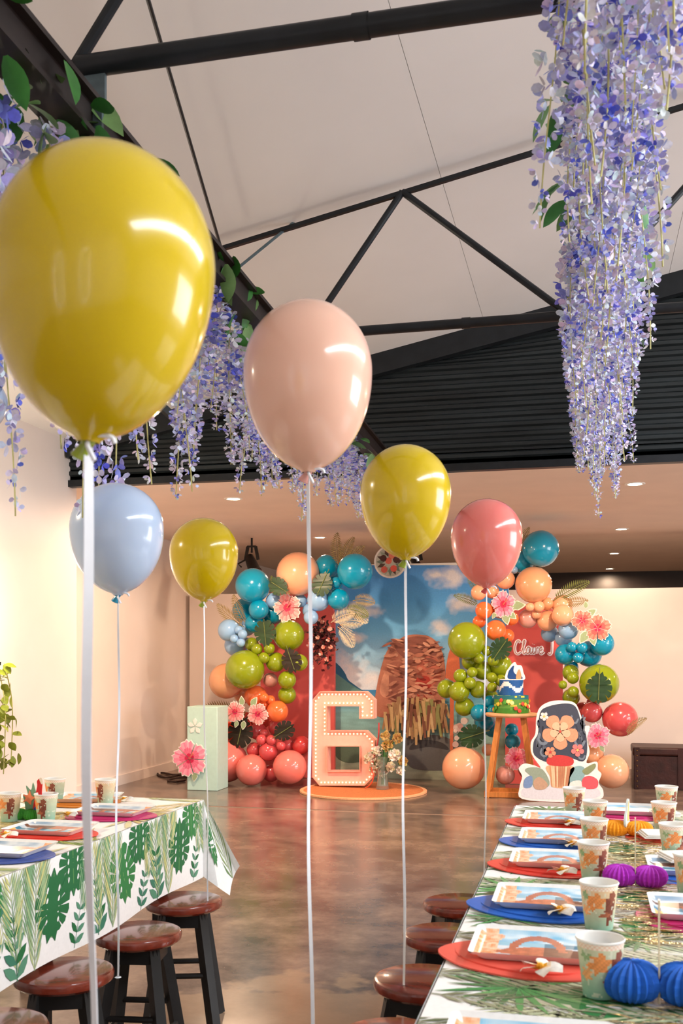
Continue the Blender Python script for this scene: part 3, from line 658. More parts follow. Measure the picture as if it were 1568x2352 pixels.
for e in sorted([
 (1241, 1260, 42, 'teal', .2, 'large teal balloon at the very top of the right garland'), (1200, 1290, 26, 'teal', 1, 'teal balloon half hidden behind the floating pink balloon'), (1180, 1309, 9, 'sky', .8, 'tiny pale blue balloon behind the floating pink balloon'),
 (1225, 1343, 42, 'tan', .4, 'large peach balloon below the top teal one, right garland'), (1160, 1331, 22, 'peach', .6, 'peach balloon just below the floating pink balloon at its right'), (1099, 1361, 18, 'peach', .6, 'peach balloon left of the pink ribbon knot'), (1129, 1358, 17, 'peach', .7, 'peach balloon right of the pink ribbon knot'),
 (1217, 1394, 10, 'peach', .1, H2), (1237, 1393, 13, 'peach', .1, H2), (1232, 1411, 11, 'peach', .1, H2), (1256, 1387, 15, 'tan', .9, H2), (1291, 1390, 24, 'peach', .2, 'upper peach balloon of the pair left of the coral flowers'), (1292, 1413, 25, 'peach', .0, 'lower peach balloon of the pair left of the coral flowers'),
 (1257, 1426, 24, 'peach', .1, 'peach balloon right above the name sign'), (1212, 1421, 22, 'blush', .8, 'dusky blush balloon above the start of the name sign'),
 (1111, 1402, 20, 'orange', .6, 'orange balloon left of the leafy pink flower, right garland'), (1138, 1448, 24, 'orange', .4, 'round orange balloon below the leafy pink flower'), (1175, 1421, 16, 'orange', .9, 'orange balloon right of the leafy pink flower'), (1165, 1460, 16, 'orange', .9, 'orange balloon left of the name sign'), (1100, 1428, 15, 'orange', 1, 'small orange balloon above the large green one'), (1150, 1395, 26, 'orange', 1.6, 'orange balloon behind the leafy pink flower'),
 (1305, 1446, 23, 'sky', .4, 'pale blue balloon below the peach pair, right garland'), (1262, 1455, 20, 'sky', .9, 'shaded pale blue balloon above the end of the name sign'), (1294, 1466, 20, 'sky', .8, 'lower pale blue balloon beside the name sign'),
 (1298, 1503, 24, 'teal', .5, 'mid-size teal balloon touching the end of the name sign'), (1313, 1486, 12, 'teal', .0, H3), (1336, 1487, 13, 'teal', .0, H3), (1327, 1511, 12, 'teal', .0, H3), (1382, 1478, 28, 'teal', .5, 'teal balloon under the coral flowers at the right edge'), (1352, 1502, 30, 'teal', 1.2, 'large shaded teal balloon below the coral flowers'), (1312, 1532, 16, 'teal', 1, H3),
 (1071, 1471, 43, 'lime_green', -.1, 'largest olive green balloon left of the ribbon, over the backdrop'), (1118, 1495, 12, 'lime_green', 0, H1), (1100, 1512, 12, 'lime_green', 0, H1), (1132, 1517, 13, 'lime_green', 0, H1), (1057, 1552, 16, 'lime_green', .2, H1), (1084, 1544, 12, 'lime_green', 0, H1), (1079, 1569, 14, 'lime_green', -.1, H1), (1129, 1556, 12, 'lime_green', 0, H1), (1150, 1563, 14, 'lime_green', .1, H1), (1130, 1579, 12, 'lime_green', 0, H1),
 (1025, 1582, 22, 'lime_green', .1, 'olive green balloon sticking out farthest left over the backdrop'), (1054, 1588, 24, 'lime_green', .0, 'mid-size olive green balloon beside the one sticking out left'), (1098, 1584, 20, 'lime_green', .4, 'mid-size olive green balloon low in the middle of the green clump'), (1066, 1623, 22, 'lime_green', .5, 'lowest olive green balloon of the right garland'), (1150, 1530, 26, 'lime_green', 1.2, 'shaded olive green balloon beside the pink board'), (1108, 1540, 22, 'lime_green', 1.1, 'shaded olive green balloon behind the small green clump'), (1080, 1520, 20, 'lime_green', 1.3, 'dark olive green balloon under the largest green one'), (1125, 1600, 18, 'lime_green', .9, H1),
 (1100, 1637, 20, 'teal', .4, 'mid-size teal balloon left of the cake stand'), (1124, 1612, 15, 'teal', .3, H4), (1141, 1612, 13, 'teal', .4, H4), (1131, 1632, 13, 'teal', .1, H4), (1112, 1655, 24, 'teal', .8, 'large shaded teal balloon left of the cake stand leg'), (1131, 1675, 19, 'teal', .9, 'teal balloon behind the cake stand leg'), (1177, 1703, 18, 'teal', .5, 'teal balloon low between the cake stand legs'), (1175, 1676, 15, 'teal', .8, H4),
 (1310, 1545, 19, 'lime_green', .7, 'olive green balloon at the top right edge of the name board'), (1315, 1557, 14, 'lime_green', .2, H5), (1292, 1573, 10, 'lime_green', .1, H5), (1316, 1589, 13, 'lime_green', .1, H5), (1311, 1602, 20, 'lime_green', 1, 'shaded olive green balloon below the small ones beside the name board'), (1376, 1570, 45, 'lime_green', .1, 'largest green balloon at the right, carrying a big dark leaf'),
 (1359, 1636, 24, 'rose', .4, 'rose balloon below the leafy green balloon'), (1338, 1632, 20, 'red', 1, 'shaded red balloon right of the name board'), (1362, 1614, 15, 'red', 1, 'small red balloon tucked under the leafy green one'), (1424, 1652, 40, 'rose', .3, 'big rose balloon sticking out at the far right'),
 (1064, 1764, 49, 'peach', -.2, 'big pale peach balloon on the floor left of the wooden stand'), (1405, 1772, 39, 'peach', .2, 'big peach balloon on the floor between the cutout and the dark chest'), (1360, 1735, 26, 'tan', .8, 'tan balloon behind the cutout, above the floor balloon'), (1160, 1780, 22, 'blush', .6, 'blush balloon on the floor between the wooden stand legs'), (1215, 1765, 26, 'rose', .9, 'rose balloon on the floor behind the printed cutout'), (1120, 1722, 14, 'tan', .7, 'small tan balloon behind the wooden stand leg'),
], key=lambda e: e[4]): gballoon(*e[:5], e[5], e[5] if e[5] in (H1, H2, H3, H4, H5) else RG, 'right')

ORD = ['first', 'second', 'third', 'fourth', 'fifth', 'sixth', 'seventh', 'eighth', 'ninth', 'tenth', 'eleventh', 'twelfth']
for lb, ms in CLUMP.items():
    if len(ms) > 1:
        for i, (_, _, o) in enumerate(sorted(ms, key=lambda e: e[:2])): o['label'] = f'{lb}, {ORD[i]} from left'
# ------------------------------------------------------------------ leaves, ferns, flower cutouts
def monstera_pts(n=6, slit=.42):
    # heart-shaped blade, deep slits between its lobes; tip at (0, 1), stalk notch at (0, -.42)
    R = lambda a: .70 * (1 + .16 * math.cos(a)) * (1 - .12 * max(0, -math.cos(a)) ** 2)      # a from the tip, about the blade's middle
    right = [(0.012, 1.0), (.1, .82)]
    for i in range(n):
        a0 = .28 + 2.5 * i / n; a1 = .28 + 2.5 * (i + .78) / n; am = (a0 + a1) / 2
        pt = lambda a, k=1: (R(a) * k * math.sin(a) * .86, .16 + R(a) * k * math.cos(a) * 1.02)
        right += [pt(a0, .95), pt(am, 1.0), pt(a1, .97)]
        if i < n - 1: b_ = .28 + 2.5 * (i + .9) / n; right += [pt(b_, slit), ]
    right += [(.14, -.52), (.03, -.4)]
    return right + [(-x, y) for x, y in right[::-1]]
MONS = monstera_pts(5, .58)
def seatY(spots, default):
    best = None
    for px, py, r in spots:
        for dx, dy in ((0, 0), (.6, 0), (-.6, 0), (0, .6), (0, -.6), (.95, 0), (-.95, 0), (0, .95), (0, -.95), (.7, .7), (-.7, .7), (.7, -.7), (-.7, -.7)):
            d = ray(px + dx * r, py + dy * r)
            for c, R_ in PLACED:
                oc = EYE - c; a = d.dot(d); b_ = 2 * d.dot(oc); q = b_ * b_ - 4 * a * (oc.dot(oc) - R_ * R_)
                if q > 0: yy = d.y * (-b_ - math.sqrt(q)) / (2 * a); best = yy if best is None else min(best, yy)
    return default if best is None else best - .012
def mon_leaf(px, py, r, ang, m, Y, label, tilt=0.):
    Y = seatY([(px, py, r)], Y); p = onY(px, py, Y); k = r * mpp(p); t = thing('monstera_leaf', label, 'leaf', p)
    pts = rot2([(x, y - .2) for x, y in MONS], ang, k * 1.35)
    MB().slab([pts], lambda x, z, d: (p.x + x, p.y + d + .06 * k * ((x * x + z * z) / (k * k)) + tilt * z, p.z + z), 0, .004).build('leaf_blade', m, t)
    q = rot2([(0, -.9), (0, -.4), (0, .6)], ang, k * 1.35)
    MB().tube([(p.x + x, p.y - .006 + .06 * k * ((x * x + z * z) / (k * k)) + tilt * z, p.z + z) for x, z in q], .004, 5).build('midrib', 'fern_green', t)
mon_leaf(608, 1455, 32, .1, 'monstera', 9.7, 'dark green notched leaf above the small green balloons, left garland')
mon_leaf(668, 1515, 30, -2.8, 'monstera_dark', 9.75, 'very dark notched leaf between green balloons by the pink board')
mon_leaf(552, 1680, 38, 2.9, 'monstera_dark', 9.6, 'long very dark leaf below the double pink flower')
mon_leaf(650, 1680, 28, -1.0, 'monstera_dark', 9.62, 'dark brown notched leaf over the small pink balloons')
mon_leaf(740, 1340, 30, 2.7, 'monstera', 9.75, 'dark green leaf right of the big peach balloon, left garland')
mon_leaf(1148, 1492, 30, -.6, 'monstera', 9.72, 'dark green notched leaf below the orange balloons, right garland')
mon_leaf(1375, 1578, 37, 3.1, 'monstera', 9.66, 'dark green leaf lying on the largest green balloon at the right')
mon_leaf(1085, 1690, 34, 1.9, 'monstera', 10.05, 'dark green leaf low behind the pale peach floor balloon')
mon_leaf(640, 1348, 26, 1.0, 'monstera', 10.05, 'dark green leaf left of the big peach balloon, left garland')
def fern(px, py, ln, ang, m, Y, label, wd=.22, curl=.25, n=19):
    p = onY(px, py, Y); k = ln * mpp(p); mb = MB(); pts = []
    for i in range(n + 1):
        t = i / n; a = ang + curl * t; pts.append(Vector((p.x + k * t * math.sin(a), p.y - .05 * t, p.z + k * t * math.cos(a))))
    mb.tube(pts, .004, 5)
    for i in range(2, n):
        t = i / n; d = (pts[i + 1] - pts[i - 1]).normalized(); s = d.cross(Vector((0, 1, 0))).normalized(); L = k * wd * math.sin(PI * (.12 + .86 * t)) ** .8
        for sg_ in (-1, 1):
            dr = (s * sg_ + d * .5).normalized(); nn = dr.cross(Vector((0, 1, 0))); b = pts[i]; w = k * .014
            mb.add([b - nn * w, b + dr * L * .5 + nn * w * 1.3, b + dr * L - Vector((0, .01, 0)), b + dr * L * .5 - nn * w * 1.3], [(0, 1, 2, 3)])
    return tag(mb.build('fern_frond', m, base=True, smooth=0), label, 'fern')
fern(778, 1302, 78, -.25, 'fern', 10.0, 'brown dried fern frond rising at the top of the left garland, left of three')
fern(785, 1302, 74, .2, 'fern', 10.0, 'brown dried fern frond rising at the top of the left garland, middle of three')
fern(792, 1300, 66, .6, 'fern', 10.0, 'brown dried fern frond rising at the top of the left garland, right of three')
fern(560, 1440, 82, -1.0, 'fern', 9.95, 'pale dried fern frond sticking out left below the small yellow balloon', curl=.15)
fern(565, 1432, 72, -.62, 'fern', 9.95, 'dried fern frond beside the teal balloons at the upper left')
fern(560, 1640, 100, -1.2, 'fern', 10.2, 'striped dried fern frond above the mint plinth', curl=-.25)
fern(1270, 1380, 92, .95, 'fern_green', 9.95, 'greenish fern frond sticking out right of the large peach balloon', curl=.15)
fern(1275, 1390, 74, 1.35, 'fern', 9.95, 'dried fern frond spreading right above the coral flowers', curl=.1)
fern(1192, 1270, 62, .15, 'fern', 9.95, 'thin dried fern frond right of the floating pink balloon')
fern(1190, 1270, 58, .5, 'fern', 9.98, 'short dried fern frond beside the top teal balloon')
fern(1100, 1390, 62, -1.0, 'fern_green', 10.05, 'pale green fern frond over the sky of the backdrop', curl=-.2)
fern(1098, 1360, 50, -.7, 'fern_green', 10.05, 'short pale fern frond below the floating pink balloon')
fern(1440, 1690, 60, .3, 'fern', seatY([(1440, 1665, 22)], 9.6), 'dried fern frond over the big rose balloon at the right', curl=.5)
fern(640, 1375, 54, -.5, 'fern_green', 9.98, 'olive fern frond left of the big peach balloon')
for i, (px, py, ln, a, mm) in enumerate([(760, 1430, 62, .9, 'fern_pale'), (770, 1430, 70, 1.25, 'fern_pale'), (790, 1400, 62, 1.5, 'fern_green'), (800, 1395, 60, 1.9, 'fern_pale'), (775, 1440, 62, 2.1, 'fern_pale'), (810, 1380, 55, 1.35, 'fern')]):
    fern(px, py, ln, a, mm, 9.95, 'dried palm frond over the backdrop sky beside the left garland, ' + ('upper inner one', 'middle one', 'greenish one', 'pale drooping outer one', 'lowest pale one', 'brownish topmost one')[i], .34, .35).__setitem__('group', 'dried palm fronds of the left garland')
# dark red dried flower bunch
RF = random.Random(4); pb = onY(742, 1472, 10.2)
t = thing('dried_flower_bunch', 'dark red dried flower bunch hanging between left garland and backdrop', 'flowers', pb); k = mpp(pb)
m_ = MB()
for i in range(420):
    x, z = RF.gauss(0, 13), RF.gauss(0, 21); c = pb + Vector((x * k, RF.uniform(-.08, .08), z * k)); d = Vector((RF.gauss(0, 1), RF.gauss(0, .6), RF.gauss(0, 1))).normalized(); s = d.orthogonal().normalized(); L = 13 * k * RF.uniform(.6, 1.3)
    m_.add([c, c + d * L * .5 + s * L * .32, c + d * L, c + d * L * .5 - s * L * .32], [(0, 1, 2, 3)], rgb(*RF.choice([(84, 28, 34), (110, 36, 40), (66, 22, 26), (140, 70, 60), (52, 34, 30)])))
o = m_.build('dried_leaves', 'petal', t, smooth=0); o['kind'] = 'stuff'
for i in range(16):
    c = pb + Vector((RF.gauss(0, 15) * k, -.09, RF.gauss(0, 24) * k)); m_ = MB()
    for q in range(5):
        a = q * 1.257 + RF.random(); d = Vector((math.cos(a), -.5, math.sin(a))); s = Vector((-math.sin(a), 0, math.cos(a))); L = 5.5 * k
        m_.add([c, c + d * L * .7 + s * L * .5, c + d * L, c + d * L * .7 - s * L * .5], [(0, 1, 2, 3)], rgb(*RF.choice([(226, 150, 130), (236, 190, 180), (206, 110, 96)])))
    m_.build('blossom', 'petal', t, smooth=0)
# flower cutouts of printed card
def petal_pts(n=9):
    P = [(0, .06)]
    for i in range(n + 1):
        a = (i / n - .5) * 1.3; r = .92 + .07 * math.cos(i * 2.6) - .25 * abs(i / n - .5) ** 2 * 2; P.append((r * math.sin(a) * .86, r * math.cos(a)))
    return P
def hibiscus(cxs, Y, label, c1, c2, leaves, cat='flower cutout', name='flower_cutout', seat=True):
    Y = Y if seat is False else seatY([c[:3] for c in cxs], Y)
    p0 = onY(cxs[0][0], cxs[0][1], Y); t = thing(name, label, cat, p0)
    for (px, py, r, ang, *sq) in cxs:
        sq = sq[0] if sq else 1.
        p = onY(px, py, Y); k = r * mpp(p)
        for q in range(5):
            a = ang + q * 2 * PI / 5; mb = MB(); A, B, T = rgb(*c1), rgb(*c2), rgb(205, 30, 80)
            pts = petal_pts(); off = .006 + .0025 * (q % 2)
            ring = lambda s, o_: [Vector((p.x + x * k * sq, p.y - o_, p.z + z * k)) for x, z in rot2([(x * s, y * s) for x, y in pts], a)]
            mb.slab([rot2([(x * 1.08, y * 1.06) for x, y in pts], a)], lambda x, z, d: (p.x + x * k * sq, p.y + d, p.z + z * k), -off + .003, .006, rgb(246, 238, 230))
            outer = ring(1, off); n = len(outer); mid = ring(.62, off + .004); inn = ring(.3, off + .005)
            for i in range(1, n - 1):
                mb.add([outer[i], outer[i + 1], mid[i + 1], mid[i]], [(0, 1, 2, 3)], lerp(A, B, .5 + .5 * math.sin(i * 1.9 + q)))
                mb.add([mid[i], mid[i + 1], inn[i + 1], inn[i]], [(0, 1, 2, 3)], lerp(B, T, .25 + .2 * (i % 2)))
                mb.add([inn[i], inn[i + 1], inn[0]], [(0, 1, 2)], T)
            mb.build('petal', 'print', t, smooth=0)
        mb = MB(); st = [Vector((p.x + x * k, p.y - y, p.z + z * k)) for x, y, z in ((0, .01, 0), (.1, .03, .12), (.28, .04, .3))]
        mb.tube(st, [.06 * k, .04 * k, .05 * k], 6, rgb(240, 120, 110)); mb.build('stamen', 'print', t)
    for (px, py, L, a) in leaves:
        p = onY(px, py, Y); k = L * mpp(p); pts = rot2([(0, 0), (.25, .25), (.3, .5), (.16, .8), (0, 1), (-.16, .8), (-.3, .5), (-.25, .25)], a, k); mb = MB()
        mb.slab([pts], lambda x, z, d: (p.x + x, p.y + d, p.z + z), .002, .007, rgb(236, 234, 220))
        mb.slab([[(x * .84 + .04 * k * math.sin(-a), z * .84 + .06 * k * math.cos(a)) for x, z in pts]], lambda x, z, d: (p.x + x, p.y + d, p.z + z), -.001, .002, rgb(150, 170, 130)); mb.build('card_leaf', 'print', t)
PK = ((250, 170, 190), (240, 130, 160)); CO = ((246, 150, 130), (240, 110, 96)); SA = ((250, 176, 172), (244, 140, 140))
hibiscus([(660, 1396, 34, .3)], 9.62, 'salmon pink flower cutout below the big peach balloon, left garland', *SA, [(648, 1418, 18, 3.4)])
hibiscus([(540, 1635, 25, .2), (592, 1640, 26, .8)], 9.6, 'double pink flower cutout with green leaves, left garland', *SA, [(556, 1622, 24, .1), (576, 1622, 26, -.6), (560, 1655, 22, 3.0), (545, 1655, 18, 2.8)])
hibiscus([(1156, 1388, 33, .1, .85)], 9.62, 'deep pink flower cutout with grey-green leaves, right garland', *PK, [(1170, 1392, 38, -1.5), (1166, 1405, 26, -2.3), (1158, 1405, 32, -2.9), (1138, 1405, 18, 2.7)])
hibiscus([(1337, 1425, 26, .5), (1372, 1442, 32, 0)], 9.6, 'pair of coral flower cutouts with leaves at the right edge', *CO, [(1345, 1415, 30, -1.0), (1350, 1448, 36, 2.6), (1358, 1455, 30, -2.9), (1345, 1398, 18, 0)])
hibiscus([(1186, 1742, 28, .4)], 9.42, 'pink flower cutout low behind the wooden cake stand', *PK, [(1198, 1758, 20, -2.1)])
hibiscus([(1372, 1690, 30, .2)], 9.45, 'pink flower cutout right of the printed cutout, over the floor balloon', *PK, [(1378, 1712, 18, -2.6)])
# mint plinth
pp = onZ(464, 1816, 0); wp = 76 * mpp(pp) * .97; hp = 193 * mpp(pp)
t = thing('display_plinth', 'tall mint green plinth on the floor left of the balloons', 'plinth', (pp.x, pp.y + wp / 2, 0))
m_ = MB().box((pp.x, pp.y + wp / 2, hp / 2), (wp, wp, hp)); o = m_.build('plinth_box', 'mint', t); bv = o.modifiers.new('edge', 'BEVEL'); bv.width = .006; bv.segments = 2
m_ = MB(); q = onY(448, 1668, pp.y - .004)
for i in range(5): m_.slab([rot2([(0, .006), (.014, .03), (.022, .055), (0, .08), (-.022, .055), (-.014, .03)], i * 1.2566)], lambda x, z, d: (q.x + x, q.y + d, q.z + z), -.004, .002)
m_.build('white_flower_motif', 'white_card', t)
hibiscus([(436, 1742, 44, .25)], pp.y - .03, 'large pink flower cutout leaning on the mint plinth', *PK, [(448, 1772, 24, 3.0)], seat=False)
# wooden cake stand and cake
ps = onZ(1172, 1832, 0); zt = .78; cs = Vector((onY(1174, 1640, ps.y + .12).x, ps.y + .12, 0)); rs_ = 59 * mpp(cs)
t = thing('wooden_stand', 'tall round-topped wooden stand holding the cake', 'stand', cs)
o = MB().lathe([(0, zt - .035), (rs_ * .93, zt - .035), (rs_, zt - .02), (rs_, zt - .006), (rs_ * .98, zt), (0, zt)], 48, (cs.x, cs.y, 0)).build('round_top', 'wood_pale', t)
for sx_ in (-1, 1):
    for sy in (-1, 1): MB().bar((cs.x + sx_ * .11, cs.y + sy * .08, zt - .03), (cs.x + sx_ * .215, cs.y + sy * .15, .0), .045, .055, up=(0, 1, 0)).build('leg', 'wood', t)
    MB().bar((cs.x + sx_ * .215, cs.y - .15, .03), (cs.x + sx_ * .215, cs.y + .15, .03), .05, .05).build('foot_rail', 'wood', t)
for sy in (-1, 1): MB().bar((cs.x - .215, cs.y + sy * .15, .03), (cs.x + .215, cs.y + sy * .15, .03), .05, .045).build('foot_rail', 'wood', t)
ck = thing('tiered_cake', 'two-tier blue and green party cake with wave topper', 'cake', (cs.x, cs.y, zt)); u = mpp(cs); RC = random.Random(2)
def tier(r, z0, z1, cf, n=48, m=10):
    mb = MB(); P = [(0.001, z0)] + [(r, z0 + (z1 - z0) * i / m) for i in range(m + 1)] + [(r - .008, z1 + .004), (.001, z1 + .004)]
    return mb.lathe(P, n, (cs.x, cs.y, 0), colf=lambda a, i: cf(a, (i - 1) / m))
c_b, c_w, c_g = rgb(20, 86, 158), rgb(238, 240, 242), rgb(60, 130, 40)
def low(a, h):
    nv = noise.noise(Vector((a * 30, h * 4, 0)))
    return c_g if h < .25 + .2 * nv else rgb(206, 206, 80) if nv > .25 else rgb(30, 110, 120) if h > .75 else rgb(90, 150, 60)
def upp(a, h):
    wv = .5 + .22 * math.sin(a * 2 * PI * 3 + 1.2)
    return c_w if abs(h - wv) < .13 or h > .9 else c_b
tier(39 * u, zt, zt + 40 * u, low).build('lower_tier', 'print', ck); tier(27 * u, zt + 40 * u, zt + 76 * u, upp).build('upper_tier', 'print', ck)
for i in range(30):
    a = i / 30 * 2 * PI; c = (cs.x + 40 * u * math.cos(a), cs.y + 40 * u * math.sin(a), zt + RC.uniform(2, 30) * u); m_ = MB()
    col = rgb(*RC.choice([(240, 120, 40), (240, 190, 60), (246, 232, 150), (220, 70, 60), (70, 150, 50)])); ax = Vector((math.cos(a), math.sin(a), .2))
    m_.lathe([(0, .012), (.009, .012), (.02, .006), (.016, 0), (0, 0)], 7, c, col, axis=ax); m_.build('icing_flower', 'print', ck)
q = onY(1183, 1565, cs.y - .02); m_ = MB()
tp = blob([(-20, -2), (-21, 14), (-14, 26), (-6, 36), (0, 38), (4, 32), (14, 30), (18, 16), (20, -2)])
m_.slab([[(x * u, z * u) for x, z in tp]], lambda x, z, d: (q.x + x, q.y + d, zt + 76 * u + z + 2 * u), 0, .006, c_w)
tp = blob([(-15, 0), (-16, 14), (-9, 26), (-3, 30), (-4, 18), (2, 10), (12, 8), (15, 0)]); m_.slab([[(x * u, z * u) for x, z in tp]], lambda x, z, d: (q.x + x, q.y + d, zt + 76 * u + z + 2 * u), -.003, 0, rgb(18, 66, 130))
tp = blob([(2, 0), (4, 14), (9, 22), (13, 12), (13, 0)]); m_.slab([[(x * u, z * u) for x, z in tp]], lambda x, z, d: (q.x + x, q.y + d, zt + 76 * u + z + 2 * u), -.005, -.003, rgb(196, 150, 110))
m_.build('wave_topper', 'print', ck)
# printed standing cutout (plain tropical print)
pc = onZ(1288, 1843, 0); u = mpp(pc)
t = thing('standing_cutout', 'white-edged printed standing cutout of dark blue waves and flowers on the floor', 'cutout', (pc.x, pc.y, 0))
def cz(pts): return [((x - 1288) * u, (1846 - y) * u) for x, y in pts]
OUT = [(1200, 1842), (1194, 1815), (1200, 1790), (1192, 1772), (1205, 1760), (1228, 1764), (1242, 1768), (1222, 1738), (1220, 1710), (1230, 1690), (1232, 1655), (1240, 1630), (1262, 1616), (1290, 1613), (1318, 1618), (1330, 1640), (1340, 1668), (1352, 1672), (1346, 1700), (1352, 1730), (1345, 1755), (1368, 1752), (1370, 1770), (1378, 1780), (1372, 1800), (1382, 1818), (1372, 1838), (1290, 1846)]
def F3(x, z, d): return (pc.x + x, pc.y + d, z + .004)
m_ = MB(); m_.slab([cz(blob(OUT, 4))], F3, 0, .012, rgb(240, 240, 240))
def pa(pts, c, d): m_.slab([cz(blob(pts, 4))], F3, -.001 * d, -.001 * d + .001, rgb(*c))
pa([(1205, 1838), (1205, 1815), (1250, 1806), (1330, 1806), (1372, 1815), (1366, 1834), (1290, 1840)], (222, 222, 232), 1)
pa([(1228, 1740), (1226, 1710), (1236, 1690), (1238, 1655), (1248, 1632), (1290, 1620), (1320, 1626), (1334, 1665), (1344, 1690), (1346, 1730), (1336, 1752), (1300, 1742), (1262, 1756)], (66, 74, 92), 1)
R9 = random.Random(8)
for i in range(26):
    x = R9.choice([R9.uniform(1232, 1258), R9.uniform(1318, 1342)]); y = R9.uniform(1650, 1735); h = R9.uniform(16, 30); s = R9.uniform(-5, 5)
    pa([(x - 2, y - h / 2), (x + 2, y - h / 2), (x + s + 2, y), (x + 2, y + h / 2), (x - 1, y + h / 2), (x + s - 1, y)], R9.choice([(44, 50, 66), (94, 104, 122), (54, 62, 80), (116, 126, 140)]), 2)
for cx, cy, q in ((1248, 1700, 14), (1330, 1705, 13), (1262, 1650, 12), (1318, 1655, 10), (1250, 1732, 10), (1334, 1738, 9)):     # curling wave crests
    pa([(cx + q * math.cos(a), cy + q * math.sin(a) * 1.2) for a in (0, 1, 2, 3, 4)] + [(cx + q * .6 * math.cos(a), cy + q * .7 * math.sin(a)) for a in (4, 3, 2, 1, 0)], (120, 134, 152), 3)
pa([(1262, 1762), (1258, 1745), (1285, 1738), (1314, 1745), (1310, 1762)], (206, 66, 66), 3)
pa([(1256, 1764), (1316, 1764), (1308, 1790), (1304, 1812), (1268, 1812), (1264, 1790)], (226, 180, 140), 2)
for i in range(12): pa([(1262 + i * 4, 1768), (1265 + i * 4, 1768), (1268 + i * 3.2, 1808), (1266 + i * 3.2, 1808)], R9.choice([(206, 150, 110), (240, 206, 170), (190, 128, 96)]), 3)
pa([(1206, 1775), (1220, 1768), (1246, 1772), (1262, 1800), (1255, 1814), (1228, 1816), (1220, 1790)], (150, 166, 150), 2); pa([(1226, 1800), (1240, 1790), (1258, 1806), (1250, 1818), (1230, 1818)], (196, 160, 136), 3)
pa([(1204, 1815), (1206, 1795), (1222, 1788), (1222, 1812)], (120, 150, 196), 3)
pa([(1308, 1772), (1330, 1762), (1342, 1772), (1332, 1808), (1304, 1812)], (140, 178, 184), 2); pa([(1310, 1800), (1332, 1796), (1332, 1814), (1308, 1815)], (236, 234, 230), 3)
pa([(1336, 1772), (1362, 1756), (1364, 1766), (1346, 1782)], (140, 150, 110), 3); pa([(1336, 1792), (1352, 1784), (1370, 1794), (1366, 1812), (1338, 1812)], (222, 92, 104), 3)
def fl5(x, y, r, c, cc, d):
    for q in range(5):
        a = q * 1.2566 + .3; pa([(x, y), (x + r * math.cos(a - .5) * .8, y + r * math.sin(a - .5) * .8), (x + r * math.cos(a), y + r * math.sin(a)), (x + r * math.cos(a + .5) * .8, y + r * math.sin(a + .5) * .8)], c, d)
    pa([(x - 3, y), (x, y - 3), (x + 3, y), (x, y + 3)], cc, d + 1)
fl5(1286, 1684, 42, (232, 160, 128), (206, 80, 70), 4); fl5(1286, 1684, 24, (244, 192, 160), (206, 80, 70), 6); fl5(1325, 1726, 15, (232, 130, 130), (240, 200, 110), 6); fl5(1250, 1650, 10, (240, 226, 230), (240, 200, 110), 6); fl5(1264, 1732, 13, (226, 150, 120), (200, 70, 70), 6)
m_.build('printed_board', 'print', t, smooth=0)
MB().slab([[(0, 0), (.18, 0), (0, .5)]], lambda y, z, d: (pc.x + d, pc.y + .014 + y, z), -.01, .01).build('rear_strut', 'white_card', t)
# round badge above the backdrop
pb = onY(896, 1290, 10.7); u = mpp(pb)
t = thing('round_badge', 'white-edged round leafy card badge above the backdrop, behind the lime balloon', 'badge', pb); m_ = MB()
cir = lambda r: [(r * u * math.cos(i * PI / 16), r * u * math.sin(i * PI / 16)) for i in range(32)]
m_.slab([cir(38)], lambda x, z, d: (pb.x + x, pb.y + d, pb.z + z), 0, .01, rgb(236, 230, 222)); m_.slab([cir(34)], lambda x, z, d: (pb.x + x, pb.y + d, pb.z + z), -.001, 0, rgb(190, 190, 176))
for i in range(16):
    a = i * PI / 8; m_.slab([[(x * u, z * u) for x, z in rot2([(0, 12), (5, 22), (0, 33), (-5, 22)], a)]], lambda x, z, d: (pb.x + x, pb.y + d, pb.z + z), -.002, -.001, rgb(*R9.choice([(110, 130, 116), (80, 60, 50), (150, 160, 140)])))
for dx, dz, c in ((-4, 2, (226, 110, 90)), (8, -16, (220, 90, 76)), (-14, -18, (214, 100, 84)), (4, 14, (226, 130, 104)), (-16, 8, (80, 44, 40)), (14, 4, (80, 44, 40))):
    m_.slab([[(x * u, z * u) for x, z in [(dx + 8 * math.cos(k * .785), dz + 8 * math.sin(k * .785)) for k in range(8)]]], lambda x, z, d: (pb.x + x, pb.y + d, pb.z + z), -.003, -.002, rgb(*c))
m_.build('printed_disc', 'print', t, smooth=0)
MB().bar((pb.x + .05, pb.y + .02, pb.z - .05), (pb.x + .05, YBD + .01, pb.z - .12), .02, .02).build('mounting_peg', 'white_card', t)
# dark chest
pk = onZ(1455, 1812, 0); u = mpp(pk); hw, hh, hd = .88, 97 * u, .5
t = thing('storage_chest', 'dark brown wooden chest with studded edges at the right', 'chest', (pk.x + hw / 2, pk.y + hd / 2, 0)); cx, cy = pk.x + hw / 2, pk.y + hd / 2
o = MB().box((cx, cy, hh * .39), (hw, hd, hh * .78)).build('chest_box', 'chest', t)
o = MB().box((cx, cy, hh * .89), (hw + .02, hd + .02, hh * .2)).build('lid', 'chest', t); bv = o.modifiers.new('b', 'BEVEL'); bv.width = .02; bv.segments = 3
for x in (-hw / 2 + .03, 0, hw / 2 - .03): MB().box((cx + x, cy - hd / 2 - .006, hh * .5), (.05, .012, hh * .97)).build('strap', 'chest', t)
for i in range(8):
    for x in (-hw / 2 + .03, hw / 2 - .03): MB().lathe([(.0, -.006), (.006, -.004), (.008, 0)], 8, (cx + x, cy - hd / 2 - .012, hh * (.07 + .12 * i)), axis=(0, 1, 0)).build('stud', 'brass', t)
